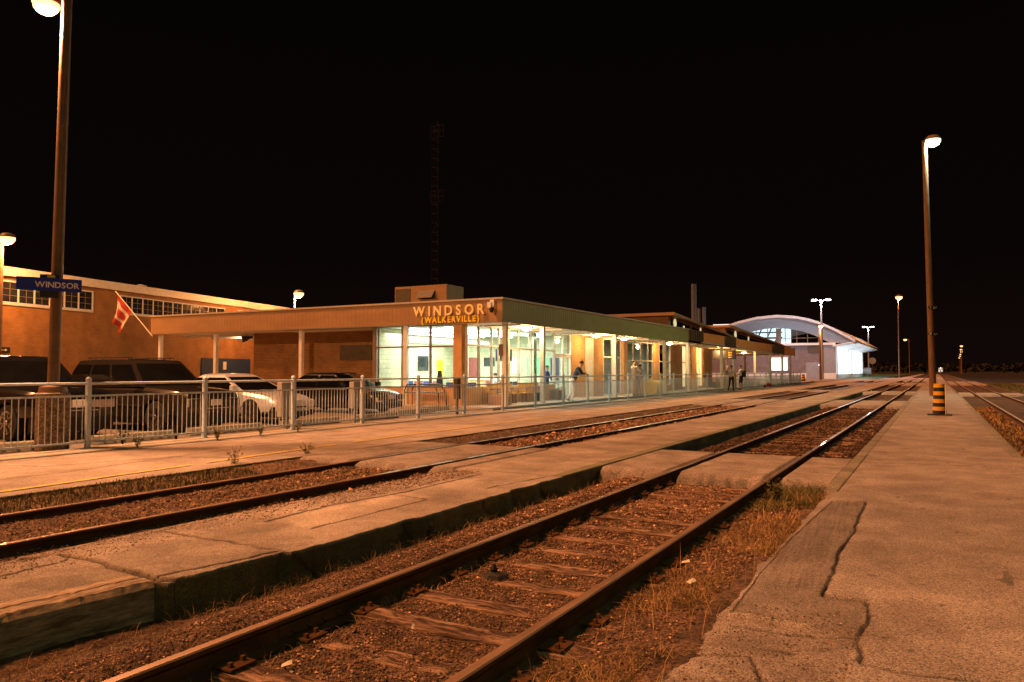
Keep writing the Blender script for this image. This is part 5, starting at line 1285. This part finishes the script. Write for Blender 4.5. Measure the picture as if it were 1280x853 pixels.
    if kind in ('suv',):
        for s_ in (-1, 1):
            mm = MB(); mm.tube((xr1 + .2, s_ * wt * .85, zr + .09), (xf1 - .15, s_ * wt * .85, zr + .09), .018, n=6); mm.tube((xr1 + .3, s_ * wt * .85, zr), (xr1 + .3, s_ * wt * .85, zr + .09), .015, n=6); mm.tube((xf1 - .3, s_ * wt * .85, zr), (xf1 - .3, s_ * wt * .85, zr + .09), .015, n=6); mm.build('roof_rail', 'black', t)
    return t
SUV = dict(L=4.9, W=1.9, secs=[(-2.45, .45, 1.02, .80), (-2.38, .40, 1.10, .90), (-1.5, .33, 1.12, .95), (0, .33, 1.12, .95), (.75, .33, 1.12, .95), (1.3, .34, 1.10, .94), (1.9, .36, 1.05, .92), (2.25, .38, 1.0, .88), (2.42, .42, .96, .80), (2.46, .5, .85, .76)], gh=(-2.25, .95, 1.1, -1.95, .25, 1.76, .90, .72, (.3, .62, 1.0)), wheels=(-1.42, 1.45), wr=.38, kind='suv')
PK = dict(L=5.6, W=1.98, secs=[(-2.8, .55, 1.1, .9), (-2.75, .5, 1.15, .96), (-1.6, .45, 1.16, .99), (0, .42, 1.16, .99), (1.2, .42, 1.16, .99), (1.8, .42, 1.14, .98), (2.4, .44, 1.10, .96), (2.66, .46, 1.06, .93), (2.76, .5, 1.02, .88), (2.8, .58, .9, .84)], gh=(-.9, 1.35, 1.15, -.75, .7, 1.80, .93, .76, (.48, 1.0)), wheels=(-1.75, 1.85), wr=.39, kind='pickup')
SD = dict(L=4.7, W=1.8, secs=[(-2.35, .4, .78, .72), (-2.28, .34, .93, .82), (-1.7, .26, .98, .88), (-.5, .22, .94, .90), (.6, .22, .93, .90), (1.1, .24, .92, .89), (1.6, .26, .86, .87), (2.05, .28, .78, .83), (2.27, .3, .70, .74), (2.35, .36, .6, .66)], gh=(-1.85, 1.15, .93, -1.0, .3, 1.41, .84, .62, (.5, 1.0)), wheels=(-1.38, 1.42), wr=.32, kind='sedan')
SDB = dict(SD); CP = dict(SD); CP['kind'] = 'coupe'; CP['gh'] = (-1.8, 1.05, .92, -.95, .05, 1.37, .84, .58, (.36, 1.0))
car('black pickup truck parked leftmost behind the concrete lamp base', (-16.45 - 2.8, 10.15, 0), 0, 'p_black', **PK)
car('dark bronze sport utility vehicle with roof rails between the black pickup and the silver car', (-15.75 - 2.46, 13.2, 0), 0, 'p_brown', **SUV)
car('silver coupe parked behind the fence beside the grey utility cabinets', (-16.25 - 2.35, 16.5, 0), 0, 'p_silver', **CP)
car('black sedan parked nearest the glass waiting room', (-17.0 - 2.35, 21.85, 0), 0, 'p_navy', **SDB)

# bicycle rack, bench, planter, bin etc on the walkway
t = thing('bicycle_rack', 'black tubular hoop rack in front of the left station window', 'rack', (-17.9, 25.1, .12))
def hoop(x0, x1, z, y):
    m = MB(); pts = [(x0, y, 0), (x0, y, z * .75), (x0 + .12, y, z)] + [(x0 + (x1 - x0) * u, y, z + .04 * math.sin(u * 3.14)) for u in (.25, .5, .75)] + [(x1 - .25, y, z), (x1 - .06, y, z * .6), (x1, y, 0)]
    for a, b_ in zip(pts[:-1], pts[1:]): m.tube(a, b_, .028, n=8)
    return m
hoop(-.9, .8, .82, 0).build('hoop', 'black', t); hoop(-.9, .8, .82, .5).build('hoop', 'black', t)
m = MB(); m.box(-.9, .8, 0, .5, .5, .54); m.build('shelf', 'darkm', t)
def bench(y, l):
    t = thing('slatted_bench', l, 'bench', (-16.0, y, .12), 0, 'yellow slatted benches along the waiting room glass')
    m = MB()
    for z in (.48, .60, .72): m.box(-.28, -.24, -1.0, 1.0, z, z + .1)
    m.build('backrest', 'yellowseat', t)
    m = MB()
    for x in (-.22, -.09, .04): m.box(x, x + .11, -1.0, 1.0, .40, .44)
    m.build('seat', 'yellowseat', t)
    for yy in (-.9, -.3, .3, .9):
        m = MB(); m.tube((-.2, yy, .62), (.14, yy, .64), .02, n=6); m.tube((.14, yy, .64), (.14, yy, .42), .02, n=6); m.build('armrest', 'blue', t)
    for yy in (-.8, .8):
        m = MB(); m.box(-.24, .12, yy - .03, yy + .03, 0, .40); m.build('leg', 'darkm', t)
bench(28.4, 'yellow slatted bench with blue armrests nearest the corner column'); bench(31.0, 'yellow slatted bench with blue armrests before the double doors')
def suitcase(x, y, w, h_, mt, l, rz=0):
    t = thing('suitcase', l, 'luggage', (x, y, .12), rz, 'luggage on the walkway')
    m = MB(); m.bev(-w / 2, w / 2, -.13, .13, .04, h_, .04); m.build('case', mt, t); m = MB(); m.tube((-w / 4, 0, h_), (-w / 4, 0, h_ + .25), .01, n=5); m.tube((w / 4, 0, h_), (w / 4, 0, h_ + .25), .01, n=5); m.tube((-w / 4, 0, h_ + .25), (w / 4, 0, h_ + .25), .014, n=5); m.build('handle', 'darkm', t)
    for sx in (-1, 1): m = MB(); m.lathe([(.03, -.02), (.03, .02)], c=(sx * w / 3, 0, .03), n=8, axis='y'); m.build('wheel', 'black', t)
suitcase(-15.7, 32.7, .5, .55, 'darkm', 'dark squat suitcase beside the second bench'); suitcase(-15.8, 33.5, .42, .6, 'greybox', 'grey upright suitcase next to the dark one', .4)
m = MB(); m.bev(-.35, .35, -.35, .35, 0, .4, .03); m.lathe([(.28, .4), (.26, .43), (.2, .38)], n=14); tag(m.build('low_planter', 'tanbox', loc=(-15.5, 27.1, .12)), 'low tan concrete planter block at the foot of the glass corner', 'planter')
t = thing('yellow_bin', 'yellow plastic grit bin beyond the embracing couple', 'bin', (-15.6, 46.9, .12))
m = MB(); m.add([(-.4, -.8, 0), (.4, -.8, 0), (.4, .8, 0), (-.4, .8, 0), (-.48, -.9, .75), (.48, -.9, .6), (.48, .9, .6), (-.48, .9, .75)], [(3, 2, 1, 0), (4, 5, 6, 7), (0, 1, 5, 4), (1, 2, 6, 5), (2, 3, 7, 6), (3, 0, 4, 7)]); m.build('tub', 'yellowbin', t)
m = MB(); m.add([(-.5, -.93, .76), (.5, -.93, .61), (.5, .93, .61), (-.5, .93, .76), (-.46, -.88, .86), (.46, -.88, .7), (.46, .88, .7), (-.46, .88, .86)], [(3, 2, 1, 0), (4, 5, 6, 7), (0, 1, 5, 4), (1, 2, 6, 5), (2, 3, 7, 6), (3, 0, 4, 7)]); m.build('lid', 'yellowbin', t)
m = MB(); m.bev(-.3, .3, -.35, .35, 0, .8, .04); tag(m.build('newspaper_box', 'greybox', loc=(-15.7, 48.6, .12)), 'grey box standing beside the yellow grit bin', 'box')
# hand truck
t = thing('hand_truck', 'upright luggage hand truck with red load leaning near the far fence', 'hand truck', (-13.4, 72.5, 0), R(35))
m = MB()
for sx in (-.22, .22): m.tube((sx, 0, .15), (sx, .45, 1.35), .025, n=6)
for k in range(4): m.tube((-.22, .08 + k * .1, .35 + k * .28), (.22, .08 + k * .1, .35 + k * .28), .018, n=6)
m.tube((-.22, .45, 1.35), (.22, .45, 1.35), .03, n=6); m.build('frame', 'galv', t)
m = MB(); m.box(-.25, .25, -.3, 0, .1, .13); m.build('toe_plate', 'galv', t)
for sx in (-.27, .27): m = MB(); m.lathe([(.14, -.03), (.14, .03)], c=(sx, .05, .14), n=14, axis='x'); m.build('wheel', 'rubber', t)
m = MB(); m.bev(-.2, .2, -.28, .02, .14, .4, .03); tag(m.build('luggage_box', 'red', loc=(-13.28, 72.4, 0)), 'small red box resting on the toe plate of the hand truck', 'box')

# ------------------------------------------------------------------ people
def cmat(n, c): M[n] = surf(n, c, tuple(x * .8 for x in c), 8, .85, bump=.2, bscale=30)
cmat('navy_shirt', (.05, .06, .11)); cmat('pale_trousers', (.72, .66, .66)); cmat('grey_shirt', (.62, .6, .6)); cmat('black_cloth', (.02, .02, .024)); cmat('white_cloth', (.85, .83, .82)); cmat('blue_grey_cloth', (.36, .42, .55)); cmat('mauve_cloth', (.5, .44, .5)); cmat('dark_hair', (.03, .02, .015)); cmat('grey_hair', (.35, .33, .3)); cmat('shoe', (.03, .025, .02)); cmat('tan_cloth', (.4, .3, .22))
def person(label, loc, rz, J, cl, hair='dark_hair', s=1.0, baseskin=None):
    # J: joint dict (x right, y forward, z up); cl: dict part->material
    D = dict(pel=(0, 0, .95), wai=(0, 0, 1.10), che=(0, .01, 1.32), nec=(0, .01, 1.50), hdb=(0, .03, 1.58), hdt=(0, .03, 1.72),
             shL=(-.19, 0, 1.43), shR=(.19, 0, 1.43), elL=(-.25, -.02, 1.14), elR=(.25, -.02, 1.14), wrL=(-.26, .06, .90), wrR=(.26, .06, .90), haL=(-.26, .09, .80), haR=(.26, .09, .80),
             hiL=(-.10, 0, .90), hiR=(.10, 0, .90), knL=(-.11, .02, .50), knR=(.11, .02, .50), anL=(-.11, -.01, .09), anR=(.11, -.01, .09), toL=(-.13, .16, .035), toR=(.13, .16, .035))
    D.update(J)
    rad = dict(pel=(.15, .11), wai=(.135, .10), che=(.17, .115), nec=(.055, .055), hdb=(.075, .085), hdt=(.08, .092), shL=(.068, .07), shR=(.068, .07), elL=(.046, .046), elR=(.046, .046), wrL=(.03, .034), wrR=(.03, .034), haL=(.036, .024), haR=(.036, .024),
               hiL=(.095, .10), hiR=(.095, .10), knL=(.062, .064), knR=(.062, .064), anL=(.042, .044), anR=(.042, .044), toL=(.042, .03), toR=(.042, .03))
    B = [('pel', 'wai', 's'), ('wai', 'che', 's'), ('che', 'nec', 's'), ('nec', 'hdb', 'k'), ('hdb', 'hdt', 'k'), ('che', 'shL', 's'), ('che', 'shR', 's'), ('shL', 'elL', 'u'), ('shR', 'elR', 'u'), ('elL', 'wrL', 'f'), ('elR', 'wrR', 'f'), ('wrL', 'haL', 'k'), ('wrR', 'haR', 'k'),
         ('pel', 'hiL', 't'), ('pel', 'hiR', 't'), ('hiL', 'knL', 't'), ('hiR', 'knR', 't'), ('knL', 'anL', 'c'), ('knR', 'anR', 'c'), ('anL', 'toL', 'o'), ('anR', 'toR', 'o')]
    names = list(D); idx = {n: i for i, n in enumerate(names)}
    me = bpy.data.meshes.new('person'); me.from_pydata([D[n] for n in names], [(idx[a], idx[b_]) for a, b_, _ in B], [])
    o = bpy.data.objects.new('person', me); col.objects.link(o)
    md = o.modifiers.new('s', 'SKIN'); md.use_smooth_shade = True
    for n in names:
        sv = me.skin_vertices[0].data[idx[n]]; sv.radius = rad[n]; sv.use_root = (n == 'pel')
    sb = o.modifiers.new('d', 'SUBSURF'); sb.levels = 2; sb.render_levels = 2
    nm = evalmesh(o); bpy.data.objects.remove(o)
    nm.name = 'person'; mats = []; slot = {}
    def sl(mn):
        if mn not in slot: slot[mn] = len(mats); mats.append(M[mn])
        return slot[mn]
    cm = dict(s='grey_shirt', u=None, f='skin', t='pale_trousers', c=None, o='shoe', k='skin'); cm.update(cl)
    cm['u'] = cm['u'] or cm['s']; cm['c'] = cm['c'] or cm['t']
    bones = [(Vector(D[a]), Vector(D[b_]), sl(cm[c])) for a, b_, c in B]
    # extra face / finger geometry joined in
    bm = bmesh.new(); bm.from_mesh(nm)
    for f in bm.faces:
        c = f.calc_center_median(); best = 9; bi = 0
        for a, b_, k in bones:
            d_ = b_ - a; tt = max(0, min(1, (c - a).dot(d_) / d_.length_squared)); dd = (a + d_ * tt - c).length
            if dd < best: best = dd; bi = k
        f.material_index = bi; f.smooth = True
    nm2 = bpy.data.meshes.new('person'); 
    sk = sl('skin')
    def ball(c, r, sc_=(1, 1, 1), mi=sk, rot=None):
        ret = bmesh.ops.create_icosphere(bm, subdivisions=1, radius=r, matrix=Matrix.Translation(c) @ Matrix.Diagonal((*sc_, 1)))
        for v in ret['verts']:
            for f in v.link_faces: f.material_index = mi; f.smooth = True
    hb, ht = Vector(D['hdb']), Vector(D['hdt']); up = (ht - hb).normalized(); fw_ = Vector((D.get('_face', (0, 1, 0))))
    if '_face' in J: fw_ = Vector(J['_face'])
    fw_ = (fw_ - up * fw_.dot(up)).normalized(); rt_ = fw_.cross(up)
    hc = hb.lerp(ht, .45)
    ball(hc + fw_ * .088 - up * .005, .018); 
    for s_ in (-1, 1):
        ball(hc + fw_ * .078 + rt_ * s_ * .032 + up * .028, .012, mi=sl('shoe')); ball(hc + rt_ * s_ * .082, .02, (.5, 1, 1.3))
    ball(hc + fw_ * .08 - up * .048, .016, (1.6, .6, .5), mi=sl('skin'))
    for hs in ('L', 'R'):
        w_, h_ = Vector(D['wr' + hs]), Vector(D['ha' + hs]); d_ = (h_ - w_).normalized(); sd = d_.cross(Vector((0, 1, 0)) if abs(d_.y) < .8 else Vector((0, 0, 1))).normalized(); cu_ = d_.cross(sd)
        for k in range(5):
            off = (k - 1.5) * .019; L1 = (.05, .058, .052, .042, .04)[k]
            if k == 4: a = w_.lerp(h_, .4) + sd * -.03; b1 = a + (d_ * .6 - sd * .8) * .04; c1 = b1 + d_ * .03
            else: a = h_ + sd * off; b1 = a + d_ * L1; c1 = b1 + (d_ * .6 + cu_ * .7) * .03
            for p, q in ((a, b1), (b1, c1)):
                dd = q - p; r_ = bmesh.ops.create_cone(bm, cap_ends=True, segments=6, radius1=.0095, radius2=.0085, depth=dd.length, matrix=Matrix.Translation((p + q) / 2) @ dd.to_track_quat('Z', 'Y').to_matrix().to_4x4())
                for v in r_['verts']:
                    for f in v.link_faces: f.material_index = sk; f.smooth = True
    bm.to_mesh(nm); bm.free()
    mi_ = [p_.material_index for p_ in nm.polygons]; nm.materials.clear()
    for m_ in mats: nm.materials.append(m_)
    nm.polygons.foreach_set('material_index', mi_)
    p = bpy.data.objects.new('person', nm); p.location = loc; p.rotation_euler = (0, 0, rz); p.scale = (s, s, s); link(p); tag(p, label, 'person')
    if hair:
        hm = MB(); N1, N2 = 12, 6
        for i in range(N2 + 1):
            th = (i / N2) * 1.75
            for k in range(N1):
                ph = 2 * math.pi * k / N1; fr = math.cos(ph)
                th2 = th * (1 - .38 * max(0, fr)); d_ = up * math.cos(th2) + (fw_ * math.cos(ph) + rt_ * math.sin(ph)) * math.sin(th2)
                q = hc + up * .035 + d_ * .098; hm.v.append(tuple(q))
        for i in range(N2):
            for k in range(N1): hm.f.append((i * N1 + k, i * N1 + (k + 1) % N1, (i + 1) * N1 + (k + 1) % N1, (i + 1) * N1 + k)); hm.m.append(0)
        hm.build('hair', hair, p, smooth=True, fixn=False)
    return p
# local +y = facing.  rz=-90 makes them face +X (the tracks)
lean = dict(pel=(0, -.06, .94), wai=(0, .02, 1.09), che=(0, .12, 1.29), nec=(0, .22, 1.45), hdb=(.0, .28, 1.52), hdt=(.02, .31, 1.66), shL=(-.19, .16, 1.39), shR=(.19, .16, 1.39), elL=(-.23, .30, 1.16), elR=(.21, .30, 1.16), wrL=(-.05, .46, 1.19), wrR=(.04, .48, 1.19), haL=(.04, .48, 1.18), haR=(-.05, .46, 1.21),
            hiL=(-.1, -.08, .88), hiR=(.1, -.08, .88), knL=(-.12, -.12, .48), knR=(.11, -.02, .5), anL=(-.12, -.36, .12), anR=(.12, -.08, .09), toL=(-.13, -.22, .05), toR=(.13, .08, .035), _face=(.5, .9, -.2))
lf = dict(lean); fc = lf.pop('_face')
def P_(label, loc, rz, J, cl, **k):
    J = dict(J); J2 = {a: b_ for a, b_ in J.items() if a != '_face'}
    global _fc; 
    return person(label, loc, rz, J2, cl, **k)
P_('person in a dark shirt and pale trousers leaning with both arms on the fence', (-14.62, 32.5, .05), R(-80), lean, dict(s='navy_shirt', t='pale_trousers', f='navy_shirt'), s=1.12)
hug1 = dict(elL=(-.22, .2, 1.22), elR=(.22, .2, 1.22), wrL=(-.08, .38, 1.28), wrR=(.1, .38, 1.2), haL=(0, .42, 1.3), haR=(.02, .42, 1.2), hdb=(.05, .05, 1.58), hdt=(.08, .08, 1.72))
P_('bald person in a grey top hugging the dark haired person by the fence', (-14.75, 40.85, .08), R(-25), hug1, dict(s='grey_shirt', t='mauve_cloth', f='grey_shirt'), hair=None, s=1.15)
hug2 = dict(elL=(-.24, .18, 1.2), elR=(.24, .18, 1.2), wrL=(-.12, .34, 1.3), wrR=(.12, .34, 1.3), haL=(-.03, .4, 1.36), haR=(.03, .4, 1.36), hdb=(-.04, .07, 1.56), hdt=(-.06, .12, 1.69))
P_('shorter dark haired person in blue grey clothes embraced by the bald person', (-14.55, 41.28, .08), R(155), hug2, dict(s='blue_grey_cloth', t='mauve_cloth', f='skin'), s=1.04)
talk = dict(elR=(.26, .1, 1.15), wrR=(.15, .3, 1.22), haR=(.12, .38, 1.27), elL=(-.27, .02, 1.15), wrL=(-.2, .22, 1.05), haL=(-.18, .3, 1.05), anL=(-.2, -.05, .09), knL=(-.16, .05, .5), toL=(-.24, .12, .035))
P_('person in a pale shirt and dark jeans with back turned, left of the pair', (-13.55, 58.9, 0), R(-10), talk, dict(s='grey_shirt', t='black_cloth', f='grey_shirt'), s=1.08)
P_('person in a black sleeve top standing behind the one in the pale shirt', (-14.7, 62.5, .12), R(-70), talk, dict(s='black_cloth', t='tan_cloth', u='black_cloth', f='skin'), hair='grey_hair', s=1.0)
P_('person in white shirt and black shorts carrying a black backpack', (-13.5, 62.0, 0), R(75), talk, dict(s='white_cloth', t='black_cloth', c='skin', f='skin'), s=1.1)
t = tag(MB().bev(-.16, .16, -.1, .1, -.25, .25, .05).build('backpack', 'black_cloth', loc=(-13.28, 61.96, 1.28)), 'black backpack worn by the person in black shorts', 'backpack'); t.rotation_euler = (0, 0, R(75))
P_('person in an orange lit pale top facing the one with the backpack', (-13.95, 61.9, 0), R(-80), talk, dict(s='tan_cloth', t='tan_cloth', f='skin'), hair='grey_hair', s=.97)
seat = dict(pel=(0, 0, .5), wai=(0, 0, .68), che=(0, .02, .9), nec=(0, .03, 1.08), hdb=(0, .05, 1.16), hdt=(0, .05, 1.3), shL=(-.19, 0, 1.0), shR=(.19, 0, 1.0), elL=(-.24, .08, .74), elR=(.24, .08, .74), wrL=(-.15, .28, .66), wrR=(.15, .28, .66), haL=(-.1, .36, .64), haR=(.1, .36, .64),
            hiL=(-.1, .05, .5), hiR=(.1, .05, .5), knL=(-.12, .45, .5), knR=(.12, .45, .5), anL=(-.12, .45, .09), anR=(.12, .45, .09), toL=(-.13, .6, .035), toR=(.13, .6, .035))
P_('person in white seated inside the waiting room glass beneath the television', (-18.6, 31.95, .06), R(-90), seat, dict(s='white_cloth', t='tan_cloth', f='skin'))
P_('person in blue standing just inside the glass double doors', (-17.3, 35.0, .02), R(-90), talk, dict(s='bluechair', t='bluedoor', f='bluechair'))

# ------------------------------------------------------------------ camera, world, sun
cam = bpy.data.cameras.new('camera'); co = bpy.data.objects.new('camera', cam); link(co)
cam.sensor_fit = 'HORIZONTAL'; cam.sensor_width = 36; cam.lens = 36 * 960 / 1280; cam.clip_end = 5000; cam.clip_start = .05
co.location = (0, 0, 1.5); co.rotation_euler = (R(90 + 2.237), 0, R(28.884)); sc.camera = co
w = bpy.data.worlds.new('World'); sc.world = w; w.use_nodes = True
N, L = w.node_tree.nodes, w.node_tree.links; bg = N['Background']
sk = N.new('ShaderNodeTexSky'); sk.sky_type = 'NISHITA'; sk.sun_disc = False; sk.sun_elevation = R(-4); sk.sun_rotation = R(215)
mx = N.new('ShaderNodeMix'); mx.data_type = 'RGBA'; mx.blend_type = 'MULTIPLY'; mx.inputs[0].default_value = 1; mx.inputs[7].default_value = (.1, .06, .04, 1)
L.new(sk.outputs[0], mx.inputs[6])
ad = N.new('ShaderNodeMix'); ad.data_type = 'RGBA'; ad.blend_type = 'ADD'; ad.inputs[0].default_value = 1; tcw = N.new('ShaderNodeTexCoord'); sx_ = N.new('ShaderNodeSeparateXYZ'); L.new(tcw.outputs['Generated'], sx_.inputs[0])
rw = N.new('ShaderNodeValToRGB'); L.new(sx_.outputs[2], rw.inputs[0])
rw.color_ramp.elements[0].position = 0.0; rw.color_ramp.elements[0].color = (.07, .032, .022, 1); rw.color_ramp.elements[1].position = .5; rw.color_ramp.elements[1].color = (.018, .011, .011, 1)
e_ = rw.color_ramp.elements.new(.14); e_.color = (.034, .018, .015, 1); L.new(rw.outputs[0], ad.inputs[7])
L.new(mx.outputs[2], ad.inputs[6]); L.new(ad.outputs[2], bg.inputs[0]); bg.inputs[1].default_value = .08
sd_ = light('town_fill_sun', (0, 0, 50), 5.0, (1, .35, .11), kind='SUN', angle=R(11))  # sodium orange fill added in place of unseen town lighting
d_ = Vector((.45, .35, -.82)).normalized(); sd_.rotation_euler = d_.to_track_quat('-Z', 'Y').to_euler()
sc.view_settings.view_transform = 'Standard'; sc.view_settings.look = 'None'; sc.view_settings.exposure = 0
sc.cycles.use_denoising = True; sc.cycles.max_bounces = 6; sc.cycles.transparent_max_bounces = 12; sc.cycles.sample_clamp_indirect = 4; sc.cycles.use_light_tree = True
sc.cycles.caustics_reflective = False; sc.cycles.caustics_refractive = False
